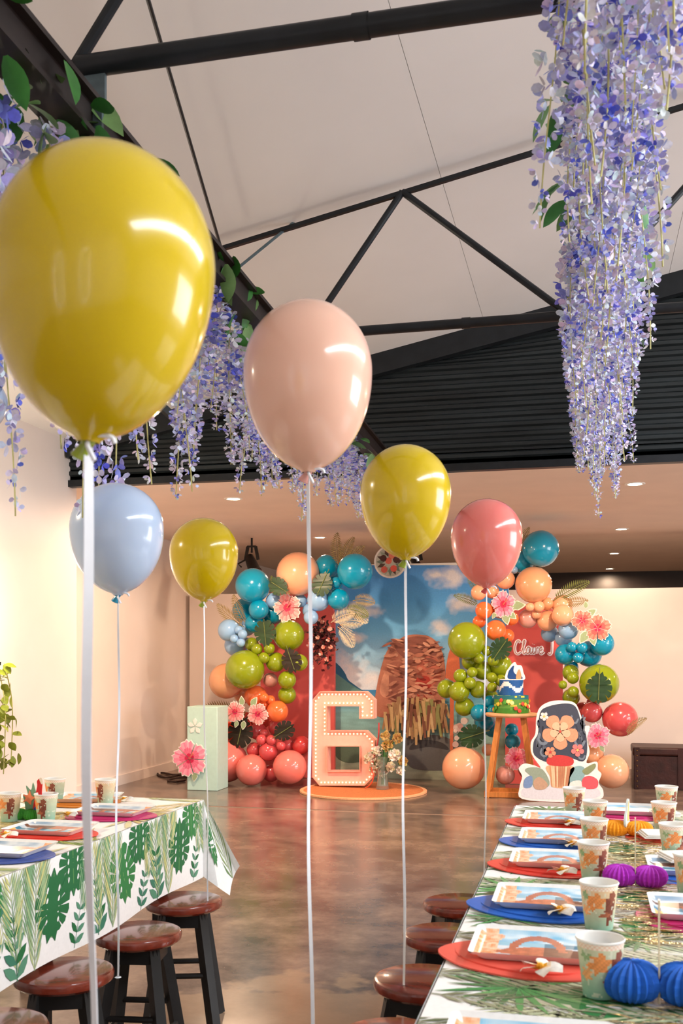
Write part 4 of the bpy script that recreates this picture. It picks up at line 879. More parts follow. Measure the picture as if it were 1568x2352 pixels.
# cable on the floor by the wall
pts = [onZ(x, y, .012) for x, y in ((425, 1792), (405, 1796), (385, 1793), (400, 1788), (428, 1785), (410, 1780), (385, 1786), (368, 1782), (362, 1776), (375, 1775), (395, 1779), (425, 1778))]
tag(MB().tube(spline(pts, 5), .011, 6).build('floor_cable', 'cable', base=True), 'tangled dark cable on the floor left of the mint plinth', 'cable')

# ================================================================== party tables
R5 = random.Random(33)
GREEN = [rgb(28, 104, 60), rgb(20, 84, 52), rgb(46, 122, 66)]; PALE = [rgb(150, 176, 130), rgb(176, 190, 140), rgb(118, 158, 116), rgb(196, 196, 130)]; TEALG = [rgb(56, 120, 96), rgb(84, 140, 112)]
CLOTH = rgb(240, 238, 236)
def p_monstera(s):
    out = [([(x, y) for x, y in monstera_pts(6, .45)], R5.choice(GREEN))]
    out.append(([(-.012, -.42), (.012, -.42), (.005, .9), (-.005, .9)], rgb(110, 160, 90)))
    for i in range(4):
        y = -.1 + .22 * i
        for sg_ in (-1, 1):
            x = sg_ * .2; out.append(([(x - .035, y - .05), (x, y - .07), (x + .04, y + .03), (x + .02, y + .08), (x - .02, y + .04)], CLOTH))
    return [(rot2(p, 0, s), c) for p, c in out]
def p_frond(s, n=13, cols=PALE, w=.42):
    out = [([(-.008, -.5), (.008, -.5), (.003, .6), (-.003, .6)], cols[0])]
    for i in range(n):
        y = -.45 + 1.0 * i / n; L = w * math.sin(PI * (.15 + .8 * i / n))
        for sg_ in (-1, 1):
            a = .62; ex, ey = sg_ * L * math.sin(a), L * math.cos(a) * 1.25; out.append(([(0, y), (ex * .5 + sg_ * .018, y + ey * .5 - .012), (ex, y + ey), (ex * .5 - sg_ * .012, y + ey * .5 + .012)], R5.choice(cols)))
    return [(rot2(p, 0, s), c) for p, c in out]
def p_sprig(s, n=5):
    out = [([(-.008, -.55), (.008, -.55), (.003, .5), (-.003, .5)], TEALG[0])]
    for i in range(n):
        y = -.45 + .85 * i / n; L = .3 - .03 * i
        for sg_ in (-1, 1):
            ex, ey = sg_ * L * .8, L * .7; nx_, ny_ = -ey * .2, ex * .2
            out.append(([(0, y), (ex * .35 + nx_, y + ey * .35 + ny_), (ex * .7 + nx_ * .8, y + ey * .7 + ny_ * .8), (ex, y + ey), (ex * .7 - nx_ * .8, y + ey * .7 - ny_ * .8), (ex * .35 - nx_, y + ey * .35 - ny_)], R5.choice(TEALG + GREEN[:1])))
    return [(rot2(p, 0, s), c) for p, c in out]
def p_fan(s, n=15, cols=None):
    out = []; cols = cols or [rgb(46, 130, 66), rgb(84, 150, 84), rgb(110, 140, 100), rgb(60, 112, 64)]
    for i in range(n):
        a = (i / (n - 1) - .5) * 4.6; L = R5.uniform(.75, 1)
        out.append((rot2([(0, 0), (.05, .35), (.04, .7), (0, 1), (-.04, .7), (-.05, .35)], a, L), R5.choice(cols)))
    return [(rot2(p, 0, s), c) for p, c in out]
def clip(poly, ax, v, keep_lo):
    out = []; n = len(poly)
    for i in range(n):
        a, b = poly[i], poly[(i + 1) % n]; ia = (a[ax] <= v) == keep_lo; ib = (b[ax] <= v) == keep_lo
        if ia: out.append(a)
        if ia != ib:
            t = (v - a[ax]) / (b[ax] - a[ax]); out.append((a[0] + (b[0] - a[0]) * t, a[1] + (b[1] - a[1]) * t))
    return out
ctr = [0]
def stamp(mb, motif, c, rot, f, rect, squash=(1, 1)):
    for p, col in motif:
        q = [(c[0] + x * squash[0], c[1] + y * squash[1]) for x, y in rot2(p, rot)]
        for ax, v, k in ((0, rect[0], False), (0, rect[1], True), (1, rect[2], False), (1, rect[3], True)):
            if q: q = clip(q, ax, v, k)
        if len(q) > 2:
            ctr[0] += 1; o = .0008 + (ctr[0] % 40) * .00003
            mb.poly([f(x, y, o) for x, y in q], col)
ZT = .75
def cloth_table(x0, x1, y0, y1, label_t, label_c, drops, corner=False):
    t = thing('party_table', label_t, 'table', ((x0 + x1) / 2, (y0 + y1) / 2, 0))
    MB().box(((x0 + x1) / 2, (y0 + y1) / 2, ZT - .02), (x1 - x0 - .012, y1 - y0 - .012, .035)).build('table_top', 'table_top', t)
    for xx in (x0 + .12, x1 - .12):
        for k in range(4): MB().box((xx, y0 + .15 + (y1 - y0 - .3) * k / 3, (ZT - .04) / 2), (.04, .04, ZT - .04)).build('leg', 'stool_black', t)
    mb = MB(); nx_, ny = 8, 40; zl = .46
    mb.add([(x0 + (x1 - x0) * i / nx_, y0 + (y1 - y0) * j / ny, ZT + .0005 * math.sin(j * 1.3 + i)) for j in range(ny + 1) for i in range(nx_ + 1)],
           [(j * (nx_ + 1) + i, j * (nx_ + 1) + i + 1, (j + 1) * (nx_ + 1) + i + 1, (j + 1) * (nx_ + 1) + i) for j in range(ny) for i in range(nx_)], CLOTH)
    T = lambda x, y, o: (x, y, ZT + o + .0005)
    sides = {}
    for sd in drops:
        if sd == 'R': f = lambda y, z, o: (x1 + .004 + o + .03 * (ZT - z) * (1 + .5 * math.sin(y * 9)), y, z); a, b = y0, y1
        if sd == 'L': f = lambda y, z, o: (x0 - .004 - o - .03 * (ZT - z) * (1 + .5 * math.sin(y * 9)), y, z); a, b = y0, y1
        if sd == 'F': f = lambda x, z, o: (x, y1 + .004 + o + .05 * (ZT - z), z); a, b = x0, x1
        n = 60; vs = []; fs = []
        for j in range(9):
            z = ZT - (ZT - zl) * j / 8
            for i in range(n + 1):
                u_ = a + (b - a) * i / n; vs.append(f(u_, z - .006 * math.sin(u_ * 7) * j / 8, 0))
        for j in range(8):
            for i in range(n): fs.append((j * (n + 1) + i, j * (n + 1) + i + 1, (j + 1) * (n + 1) + i + 1, (j + 1) * (n + 1) + i))
        mb.add(vs, fs, CLOTH); sides[sd] = (f, a, b)
    if corner:  # the hanging far corner folds out and falls lower
        P0, P1, P2, P3 = Vector((x1 + .006, y1 - .01, ZT)), Vector((x1 + .012, y1 - .04, .46)), onY(527, 2056, y1 + .06), onY(552, 1990, y1 + .1)
        cr = [P0, P1, P2, P3]; n = 8
        g = lambda a, b: P0.lerp(P1.lerp(P2, a * 2) if a < .5 else P2.lerp(P3, a * 2 - 1), b) + Vector((0, .0, 0)) + Vector((.02 * math.sin(a * 6) * b, -.03 * math.sin(a * 6) * b, 0))
        vs = [g(i / n, j / n) for j in range(n + 1) for i in range(n + 1)]
        mb.add(vs, [(j * (n + 1) + i, j * (n + 1) + i + 1, (j + 1) * (n + 1) + i + 1, (j + 1) * (n + 1) + i) for j in range(n) for i in range(n)], CLOTH)
        sides['C'] = (lambda a, b, o: g(a, b) - Vector((-.3, 1, 0)).normalized() * (o + .002), 0, 1)
    return t, mb, T, sides, zl
# ---- left table
tL, mb, T, sd, zl = cloth_table(-2.26, -1.46, .9, 3.80, 'long party table under the leaf-print cloth at the left', '', 'RF', True)
f, a, b = sd['R']; rect = (a, b, zl + .004, ZT)
y = 3.66; i = 0
while y > 1.6:
    stamp(mb, p_monstera(.12), (y - .005, ZT - .015), PI, f, rect, (1.15, 1))
    stamp(mb, p_frond(.25, 12), (y + .13, .60), .12, f, rect, (1.0, 1)); stamp(mb, p_frond(.2, 10), (y - .28, .69), PI - .1, f, rect)
    stamp(mb, p_monstera(.135), (y - .13, .585), .25 if i % 2 else -.1, f, rect, (1.2, 1)); stamp(mb, p_sprig(.22), (y - .33, .57), .05, f, rect, (1.2, 1)); stamp(mb, p_sprig(.15, 4), (y + .02, .54), -.3, f, rect, (1.2, 1))
    stamp(mb, p_frond(.3, 14, PALE, .5), (y - .22, .6), -.08, f, rect, (.9, 1)); stamp(mb, p_frond(.2, 10, PALE), (y + .06, .68), PI + .2, f, rect); stamp(mb, p_sprig(.13, 4), (y - .42, .7), .4, f, rect)
    y -= .46; i += 1
rect = (-2.26, -1.46, .9, 3.80)
GOLD = [rgb(206, 184, 120), rgb(220, 200, 150), rgb(190, 176, 110), rgb(214, 206, 160)]
for k in range(30):
    x, y = R5.uniform(-2.2, -1.5), R5.uniform(1.5, 3.75); m_ = R5.choice([p_frond(.4, 12, GOLD), p_fan(.22, 11, GOLD), p_frond(.5, 14, GOLD)]); stamp(mb, m_, (x, y), R5.uniform(0, 6.28), T, rect)
for yy in (3.66, 3.2, 2.74, 2.28, 1.82): stamp(mb, p_frond(.3, 12, [rgb(160, 170, 80), rgb(110, 140, 60)]), (-1.55, yy + .12), -1.6, T, rect)
f, a, b = sd['C']; rc = (0.01, .99, .02, .99)
stamp(mb, p_monstera(.34), (.3, .55), PI, f, rc, (.75, 1.1)); stamp(mb, p_frond(1.0, 9, [rgb(150, 168, 110), rgb(110, 140, 90)], .7), (.76, .55), PI, f, rc)
f, a, b = sd['F']; rc = (a, b, zl, ZT)
for k in range(6): stamp(mb, p_monstera(.14), (-2.2 + .14 * k, .6), k, f, rc)
tag(mb.build('tablecloth', 'cloth', base=True, smooth=.5, recalc=False), 'white cloth with green monstera and palm print on the left table', 'tablecloth', 'leaf-print tablecloths')
# ---- right table
RX0, RX1 = -.25, .56
tR, mb, T, sd, zl = cloth_table(RX0, RX1, .85, 3.93, 'long party table under the leaf-print cloth at the right', '', 'LF')
rect = (RX0, RX1, .85, 3.93)
for k in range(46):
    x, y = R5.uniform(RX0, RX1), R5.uniform(1.2, 3.9)
    stamp(mb, R5.choice([p_frond(.34, 11, [rgb(150, 152, 130), rgb(180, 178, 156), rgb(196, 192, 172)]), p_frond(.3, 11, [rgb(170, 182, 150), rgb(190, 196, 160)])]), (x, y), R5.choice([-1.57, 1.57]) + R5.uniform(-.2, .2), T, rect)
for k in range(20):
    y = 1.3 + .13 * k; stamp(mb, p_frond(.3, 12, [rgb(112, 118, 88), rgb(140, 142, 112), rgb(96, 110, 78)], .36), (RX0 + .1 + .05 * (k % 2), y), -1.57 + R5.uniform(-.25, .25), T, rect)
for px, py, s, r in ((1190, 2270, .16, 2.9), (1180, 2045, .17, .3), (1195, 1988, .14, 3.0), (1160, 2110, .12, .2), (1260, 1862, .16, 1), (1215, 1935, .12, 2.6), (1470, 2160, .12, 1), (1490, 1970, .13, 3)):
    p = onZ(px, py, ZT); stamp(mb, p_fan(s), (p.x, p.y), r, T, rect)
for px, py, s, r in ((1380, 2300, .16, -1.5), (1480, 2065, .13, -1.2), (1440, 1955, .12, .5), (1545, 2130, .12, 1.5), (1330, 1890, .1, 2)):
    p = onZ(px, py, ZT); stamp(mb, p_monstera(s), (p.x, p.y), r, T, rect)
f, a, b = sd['L']; y = 3.8; rc = (a, b, zl + .004, ZT)
while y > 1.2:
    stamp(mb, p_monstera(.13), (y, .65), .4, f, rc); stamp(mb, p_frond(.25, 10), (y - .2, .6), .1, f, rc); y -= .4
tag(mb.build('tablecloth', 'cloth', base=True, smooth=.5, recalc=False), 'white cloth with green palm print on the right table', 'tablecloth', 'leaf-print tablecloths')
# crinkled gold runner down the middle of the right table
m_ = MB(); xc = .15
for k in range(900):
    y = 1.2 + 2.35 * R5.random()
    if noise.noise(Vector((0, y * 2.2, 2))) < -.18: continue
    x = xc + R5.gauss(0, .055); L = R5.uniform(.03, .1); w_ = R5.uniform(.002, .006); a = R5.gauss(0, .35); z = ZT + .003 + R5.uniform(0, .006); dx, dy = L * math.cos(a) / 2, L * math.sin(a) / 2
    m_.add([(x - dx, y - dy, z), (x - w_ * math.sin(a), y - w_, z + R5.uniform(-.001, .003)), (x + dx, y + dy, z + R5.uniform(-.002, .003)), (x + w_ * math.sin(a), y + w_, z + R5.uniform(-.001, .003))], [(0, 1, 2), (0, 2, 3)])
tag(m_.build('foil_runner', 'gold_foil', smooth=0, base=True, recalc=False), 'torn strips of crinkled gold foil down the middle of the right table', 'runner')

# ------------------------------------------------------------------ stools
def stool_proto():
    t = thing('wooden_stool', '', 'stool'); H = .45; R_ = .137
    MB().lathe([(0, H - .034), (R_ - .012, H - .034), (R_ - .002, H - .026), (R_, H - .012), (R_ - .004, H - .003), (R_ - .012, H), (0, H)], 40).build('seat', 'seat_wood', t)
    m_ = MB(); q = [(.1 * math.cos(k * PI / 2 + PI / 4), .1 * math.sin(k * PI / 2 + PI / 4)) for k in range(4)]
    for k in range(4): m_.bar((*q[k], H - .06), (*q[(k + 1) % 4], H - .06), .02, .05)
    m_.build('apron', 'stool_black', t)
    for k in range(4):
        a = k * PI / 2 + PI / 4; MB().bar((.085 * math.cos(a), .085 * math.sin(a), H - .036), (.165 * math.cos(a), .165 * math.sin(a), 0), .034, .034, up=(math.cos(a), math.sin(a), 0)).build('leg', 'stool_black', t)
    for z, ks in ((.2, (0, 2)), (.13, (1, 3))):
        r = .165 - .08 * z / .41
        for k in ks:
            a = k * PI / 2 + PI / 4; b_ = a + PI / 2; MB().tube([(r * math.cos(a), r * math.sin(a), z), (r * math.cos(b_), r * math.sin(b_), z)], .01, 8).build('stretcher', 'stool_black', t)
    return t
sp = stool_proto(); used = [False]
def stool(x, y, rz, label, group):
    o = sp if not used[0] else copy_tree(sp); used[0] = True; return put(o, (x, y, 0), rz, label, group)
GL, GRT = 'stools along the left table', 'stools along the right table'
ts = stool(-1.39, 3.43, .3, 'dark wooden stool at the far corner of the left table', GL)
stool(-1.37, 3.0, .15, 'dark wooden stool second from the far corner of the left table', GL); stool(-1.40, 2.58, .4, 'dark wooden stool third from the far corner of the left table', GL); stool(-1.36, 2.15, .1, 'dark wooden stool cut by the bottom left corner of the picture', GL)
for y, l_ in ((3.62, 'dark wooden stool tucked under the far end of the right table'), (3.2, 'dark wooden stool second from the far end of the right table'), (2.74, 'dark wooden stool third from the far end of the right table, ribbon tied to it'), (2.3, 'dark wooden stool cut by the bottom edge beside the right table'), (1.9, 'dark wooden stool beside the right table, below the picture edge'), (1.08, 'dark wooden stool nearest the camera, below the picture edge')):
    stool(-.42 if y > 1.5 else -.5, y, y, l_, GRT)

# ------------------------------------------------------------------ tableware
def cup_proto(variant):
    t = thing('paper_cup', '', 'cup'); H = .094; m_ = MB(); n = 60; m = 26
    P = [(.028 + .011 * i / m, .001 + H * i / m) for i in range(m + 1)]
    bl = [(.30, .62, .085, .17, (236, 150, 84)), (.20, .42, .05, .1, (240, 170, 110)), (.2, .75, .045, .09, (150, 178, 130)), (.45, .45, .06, .3, (126, 64, 48)), (.47, .72, .045, .12, (146, 80, 58)), (.4, .33, .06, .05, (170, 96, 68)), (.9, .74, .075, .13, (164, 78, 40)), (.05, .4, .04, .1, (222, 130, 110)), (.78, .3, .04, .08, (226, 140, 120))]
    def cf(a, i):
        h = i / m
        if h > .86: return rgb(246, 232, 214) if (int(a * 60) + i) % 2 else rgb(238, 204, 180)
        c = lerp(rgb(126, 178, 158), rgb(206, 208, 176), min(1, h * 1.25)) if variant == 0 else lerp(rgb(150, 190, 168), rgb(232, 200, 160), min(1, h * 1.2))
        for ca, ch, ra, rh, cc in bl:
            da = min(abs(a - ca), 1 - abs(a - ca)); d = math.hypot(da / ra, (h - ch) / rh)
            if d < 1 + .25 * math.sin(6 * math.atan2((h - ch) / rh, (a - ca) / ra)): c = tuple(x * (.85 + .3 * ((int(a * 60) * 7 + i * 3) % 5) / 5) for x in rgb(*cc))
        if noise.noise(Vector((a * 22, h * 9, variant))) > .42: c = lerp(c, rgb(226, 226, 206), .6)
        return c
    m_.lathe(P, n, colf=cf); m_.build('cup_wall', 'print', t)
    MB().lathe([(.0388, H - .001), (.0405, H), (.041, H + .002), (.040, H + .004), (.0385, H + .003), (.0378, H)], 40).build('rolled_rim', 'white_card', t)
    MB().lathe([(.0375, H), (.0275, .008), (0, .008)], 40).build('cup_lining', 'white_card', t)
    return t
cups = [cup_proto(0), cup_proto(1)]; cu = [False, False]
def cup(px, pyb, v, rz, label, group):
    p = onZ(px, pyb, ZT + .0025); o = cups[v] if not cu[v] else copy_tree(cups[v]); cu[v] = True; return put(o, (p.x, p.y, ZT + .0025), rz, label, group)
GCR, GCL = 'printed paper cups on the right table', 'printed paper cups on the left table'
A0 = -1.9   # turns the flower side to the camera
for px, pyb, v, rz, l_ in ((1378, 2286, 0, -3.55, 'nearest paper cup on the right table, brown mark below its rim'), (1375, 2132, 1, -3.7, 'paper cup on the right table, second from the camera'), (1362, 2022, 1, -3.7, 'paper cup on the right table, third from the camera, left of the purple honeycomb'),
                           (1364, 1958, 1, -3.6, 'paper cup on the right table, fourth from the camera, left of the orange honeycomb'), (1366, 1908, 0, -3.3, 'paper cup on the right table, fifth from the camera'), (1318, 1872, 1, -3.9, 'paper cup farthest left at the far end of the right table'),
                           (1530, 1868, 0, -3.6, 'farthest paper cup at the right edge of the right table'), (1524, 1912, 1, -3.8, 'paper cup by the right picture edge, behind the white napkin'), (1546, 1972, 0, -3.5, 'paper cup cut by the right edge, level with the orange honeycomb'), (1585, 2055, 1, -3.6, 'paper cup cut by the right edge, level with the purple honeycomb')):
    cup(px, pyb, v, rz, l_, GCR)
for px, pyb, v, rz, l_ in ((22, 1886, 1, -3.8, 'paper cup cut by the left picture edge on the left table'), (106, 1888, 0, -4.3, 'nearest paper cup on the left table, right of the green honeycomb'), (126, 1846, 0, -4.3, 'paper cup on the left table right of the red parrot'), (242, 1848, 1, -4.6, 'paper cup farthest right on the left table')):
    cup(px, pyb, v, rz, l_, GCL)
def rrect(w, h, r, n=5):
    P = []
    for cx, cy, a0 in ((w / 2 - r, h / 2 - r, 0), (-w / 2 + r, h / 2 - r, PI / 2), (-w / 2 + r, -h / 2 + r, PI), (w / 2 - r, -h / 2 + r, 1.5 * PI)):
        P += [(cx + r * math.cos(a0 + PI / 2 * i / n), cy + r * math.sin(a0 + PI / 2 * i / n)) for i in range(n + 1)]
    return P
def plate_proto():
    t = thing('party_plate', '', 'plate'); W_, D_ = .245, .205; m_ = MB(); nx_, ny = 56, 46
    def zf(x, y): e = min(W_ / 2 - abs(x), D_ / 2 - abs(y)); return .004 + .013 * max(0, 1 - e / .02) ** 1.3
    for j in range(ny + 1):
        for i in range(nx_ + 1):
            x, y = (i / nx_ - .5) * W_, (j / ny - .5) * D_
            if abs(x) > W_ / 2 - .015 and abs(y) > D_ / 2 - .015:   # rounded corners
                cx, cy = math.copysign(W_ / 2 - .015, x), math.copysign(D_ / 2 - .015, y); d = math.hypot(x - cx, y - cy); mx_ = max(abs(x - cx), abs(y - cy))
                if d > 0: x, y = cx + (x - cx) * mx_ / d, cy + (y - cy) * mx_ / d
            m_.v.append(Vector((x, y, zf(x, y))))
    def pc_(u, v):
        n1 = noise.noise(Vector((u * 7, v * 7, 0))); n2 = noise.noise(Vector((u * 22, v * 14, 4)))
        if u < .04 or u > .96 or v < .05 or v > .95: return rgb(240, 240, 238)
        if v > .62: c = lerp(rgb(120, 190, 224), rgb(232, 242, 246), min(1, max(0, .5 + n1 + (v - .8))))
        elif v > .5: c = rgb(60, 130, 160) if u > .55 else rgb(150, 200, 220)
        else: c = lerp(rgb(226, 232, 236), rgb(150, 176, 200), min(1, max(0, .35 + n1)))
        if u < .22 + .08 * n1: c = lerp(rgb(240, 150, 90), rgb(250, 214, 180), min(1, max(0, .5 + n2 + (u - .12) * 3)))
        if math.hypot((u - .93) / .07, (v - .75) / .12) < 1 + .4 * n2: c = rgb(250, 190, 110)
        cy = .3 + .06 * math.sin((u - .2) * 4); hw = .15 * max(0, math.sin(PI * min(1, max(0, (u - .18) / .8)))) ** .6    # driftwood canoe
        if .18 < u < .98 and abs(v - cy) < hw: c = tuple(q * (1 + .35 * n2) for q in (rgb(196, 112, 78) if u < .55 else rgb(120, 78, 60)))
        s_ = abs(math.hypot((u - .5) / .19, (v - .38) / .42) - 1)      # its bent outrigger
        if v > .38 and s_ < .2 - .1 * abs(u - .5): c = tuple(q * (1 + .2 * n2) for q in rgb(186, 104, 72))
        return c
    for j in range(ny):
        for i in range(nx_): q = j * (nx_ + 1) + i; m_.f.append((q, q + 1, q + nx_ + 2, q + nx_ + 1)); m_.c.append(pc_((i + .5) / nx_, (j + .5) / ny))
    m_.build('plate_face', 'glossprint', t, smooth=.9, recalc=False)
    b_ = MB(); P = rrect(W_ * .86, D_ * .84, .02); Q = rrect(W_, D_, .015); k = len(P)
    b_.add([(x, y, .001) for x, y in P] + [(x, y, .0165) for x, y in Q], [(i, (i + 1) % k, (i + 1) % k + k, i + k) for i in range(k)]); b_.poly([(x, y, .001) for x, y in P]); b_.build('plate_underside', 'white_card', t)
    return t
PR = plate_proto(); up = [False]
CHC = {'red': (222, 62, 48), 'blue': (30, 96, 190), 'coral': (232, 92, 76), 'magenta': (196, 40, 110), 'orange': (214, 130, 40), 'navy': (70, 90, 160)}
for k_, v_ in CHC.items(): mat('card_' + k_, rgb(*v_), .5, var=.06)
chm = {}
def charger(p, rz, col, label, group):
    if col not in chm:
        m_ = MB(); P = blob([(-.168, .0), (-.115, -.085), (0, -.135), (.11, -.115), (.16, 0), (.11, .115), (0, .125), (-.115, .08)], 6)
        m_.slab([P], lambda x, y, d: (x, y, d + .03 * max(0, -x - .1)), 0, .003); m_.slab([[(x * .8, y * .8) for x, y in P]], lambda x, y, d: (x, y, d), .003, .006)
        o = m_.build('paper_charger', 'card_' + col); chm[col] = o.data
    else: o = bpy.data.objects.new('paper_charger', chm[col]); C.objects.link(o)
    o.location = p; o.rotation_euler = (0, 0, rz); tag(o, label, 'place mat', group)
def setting(px, py, col, n_label, side, rz=0, grp='right'):
    p = onZ(px, py, ZT); q = Vector((p.x, p.y, ZT + .0025))
    charger(q + Vector((-.005, -.02, 0)), rz, col, f'{col} pointed paper mat {n_label}', f'paper mats on the {grp} table')
    o = PR if not up[0] else copy_tree(PR); up[0] = True
    put(o, q + Vector((.012 * math.cos(rz), .015, .0065)), rz, f'square seaside-print paper plate {n_label}', f'printed plates on the {grp} table')
for px, py, c, l_ in ((1218, 2196, 'coral', 'nearest whole one on the right table'), (1248, 2082, 'blue', 'second nearest on the right table'), (1268, 1990, 'red', 'third nearest on the right table, by the purple honeycomb'), (1278, 1936, 'blue', 'fourth nearest on the right table'),
                      (1278, 1891, 'red', 'farthest along the left edge of the right table'), (1195, 2440, 'coral', 'cut by the bottom picture edge on the right table')):
    setting(px, py, c, l_, 1)
setting(1425, 1871, 'magenta', 'at the far end of the right table', 1, 0)
setting(1560, 1926, 'coral', 'by the right picture edge, beyond the orange honeycomb', 1, PI); setting(1610, 2010, 'blue', 'at the right picture edge beside the purple honeycomb', 1, PI)
setting(1640, 2110, 'magenta', 'at the right picture edge beyond the blue honeycomb', 1, PI)
setting(265, 1874, 'magenta', 'farthest right on the left table', 1, PI, 'left'); setting(120, 1916, 'red', 'behind the wide near ribbon on the left table', 1, PI, 'left'); setting(10, 1965, 'navy', 'cut by the left picture edge on the left table', 1, PI, 'left'); setting(190, 1843, 'orange', 'beyond the others on the left table', 1, .2, 'left')
# frangipani blossoms
def frang():
    t = thing('frangipani_flower', '', 'flower')
    for k in range(5):
        a = k * 1.2566; m_ = MB(); n = 5; vs = []
        for i in range(n + 1):
            s_ = i / n; w = .013 * math.sin(PI * (.08 + .86 * s_)) ** .7; r = .004 + .03 * s_; z = .008 + .012 * s_ - .012 * s_ * s_
            for sg_ in (-1, 1): vs.append((r * math.cos(a) - sg_ * w * math.sin(a), r * math.sin(a) + sg_ * w * math.cos(a), z + .004 * sg_))
        for i in range(n): m_.add([vs[2 * i], vs[2 * i + 1], vs[2 * i + 3], vs[2 * i + 2]], [(0, 1, 2, 3)], lerp(rgb(244, 180, 40), rgb(246, 240, 230), min(1, i / 1.6)))
        m_.build('petal', 'petal', t, smooth=1, recalc=False)
    MB().ball((0, 0, .01), .006, 8, 5, col=rgb(240, 170, 30)).build('flower_heart', 'petal', t)
    MB().tube([(0, 0, 0), (0, 0, .01)], .003, 6, rgb(200, 210, 160)).build('flower_base', 'petal', t)
    return t
fp = frang(); fu = [False]
def fran(px, py, rz, l_):
    p = onZ(px, py, ZT); o = fp if not fu[0] else copy_tree(fp); fu[0] = True; put(o, (p.x, p.y, ZT + .012), rz, l_, 'frangipani blossoms on the tables', 1.15)
for px, py, rz, l_ in ((1240, 2250, 0, 'nearest white frangipani blossom on the red mat, right table'), (1284, 2112, .5, 'white frangipani blossom on the nearest blue mat, right table'), (1290, 2018, 1, 'white frangipani blossom on the red mat by the third cup'), (1312, 1954, 2, 'white frangipani blossom on the farther blue mat, right table'), (1306, 1904, 2.2, 'yellowish frangipani blossom on the farthest red mat, right table'),
                       (155, 1884, 1, 'white frangipani blossom beside the nearest cup on the left table'), (12, 1932, .3, 'white frangipani blossom at the left picture edge'), (284, 1848, .3, 'white frangipani blossom beyond the plate on the left table')): fran(px, py, rz, l_)
# white napkins at the right
for px, py, rz, l_ in ((1526, 1885, .2, 'folded white napkin beyond the right-hand cups'), (1500, 1936, .15, 'folded white napkin on the red mat by the right picture edge'), (1552, 1990, .3, 'folded white napkin cut by the right edge beside the purple honeycomb')):
    p = onZ(px, py, ZT); t = thing('paper_napkin', l_, 'napkin', (p.x, p.y, ZT + .012), 'folded white napkins')
    for k in range(3): MB().box((p.x + .003 * k, p.y, ZT + .024 + .004 * k), (.075 - .004 * k, .12 - .006 * k, .003), rz).build('napkin_fold', 'white_card', t)
# honeycomb paper balls with card toppers
for k_, v_ in dict(blue=(16, 92, 190), purple=(178, 40, 190), orange=(246, 160, 20), green=(60, 150, 50)).items(): mat('tissue_' + k_, rgb(*v_), .75, var=.1, sss=.1)
def honey(px, py, col, rx, rz_, label, topper, faces=30):
    p = onZ(px, py, ZT); t = thing('honeycomb_ball', label, 'centrepiece', (p.x, p.y, ZT + .0025), 'honeycomb paper centrepieces'); z0 = ZT + .0025
    # two fat pleated halves side by side, separated by the card
    for sg_ in (-1, 1):
        m_ = MB(); n = 44; m = 16; vs = []; cx = p.x + sg_ * rx * .5
        for j in range(m + 1):
            b_ = PI * j / m - PI / 2
            for i in range(n):
                a = 2 * PI * i / n; zz_ = (j + (i % 4) // 2 * .9); bump_ = 1 - .13 * (i % 2) - .05 * math.sin(zz_ * PI)
                vs.append((cx + rx * .6 * math.cos(b_) ** .7 * bump_ * math.cos(a) if abs(b_) < 1.56 else cx, p.y + rx * .6 * (max(0, math.cos(b_)) ** .7) * bump_ * math.sin(a), z0 + rz_ + rz_ * math.sin(b_) * (1 - .04 * (i % 2))))
        m_.add(vs, [(j * n + i, j * n + (i + 1) % n, (j + 1) * n + (i + 1) % n, (j + 1) * n + i) for j in range(m) for i in range(n)]); m_.build('tissue_half', 'tissue_' + col, t, smooth=.2)
    if topper == 'stick': MB().box((p.x, p.y - .01, z0 + .085), (.0025, .012, .17)).build('card_topper', 'clear_stick', t)
    if topper == 'card':
        m_ = MB(); pts = blob([(-.025, 0), (-.03, .03), (-.012, .055), (0, .08), (.012, .085), (.018, .065), (.012, .03), (.025, 0)], 4)
        m_.slab([pts], lambda x, z, d: (p.x + d + x * .28, p.y + x, z0 + .03 + z), -.003, .003, rgb(214, 220, 214)); m_.slab([[(x * .4, z * .7 + .02) for x, z in pts]], lambda x, z, d: (p.x + d + x * .28, p.y + x, z0 + .03 + z), -.004, .004, rgb(236, 190, 120)); m_.build('card_topper', 'print', t)
    if topper == 'parrot':
        m_ = MB(); kk = .0019; q = onY(86, 1850, p.y); f_ = lambda x, z, d: (q.x + x * kk, p.y + d, z0 + .02 + z * kk)
        m_.slab([blob([(-22, 0), (-26, 18), (-30, 36), (-20, 34), (-24, 52), (-14, 44), (-10, 58), (-4, 40), (2, 30), (2, 0)], 3)], f_, .003, .006, rgb(120, 160, 130))
        m_.slab([blob([(-30, 22), (-24, 30), (-30, 36), (-20, 36), (-16, 44), (-12, 34), (-4, 32), (-12, 26), (-14, 18), (-22, 24)], 3)], f_, .001, .003, rgb(240, 140, 100))
        m_.slab([blob([(-10, -4), (-8, 14), (-4, 34), (0, 52), (0, 62), (6, 66), (10, 60), (9, 44), (8, 26), (2, 8), (-4, -6)], 4)], f_, -.003, .001, rgb(206, 30, 30))
        m_.slab([blob([(5, 66), (9, 68), (12, 62), (10, 56), (7, 60)], 3)], f_, -.005, -.003, rgb(236, 220, 200)); m_.slab([blob([(-10, 0), (-6, 12), (0, 16), (0, 4), (-6, -8)], 3)], f_, -.005, -.003, rgb(60, 90, 170)); m_.build('parrot_card', 'print', t, smooth=0)
    MB().lathe([(0, 0), (.03, 0), (.03, .004), (0, .004)], 20, (p.x, p.y, ZT + .001)).build('card_base', 'white_card', t)
honey(1512, 2306, 'blue', .085, .033, 'blue honeycomb paper centrepiece nearest on the right table', 'stick')
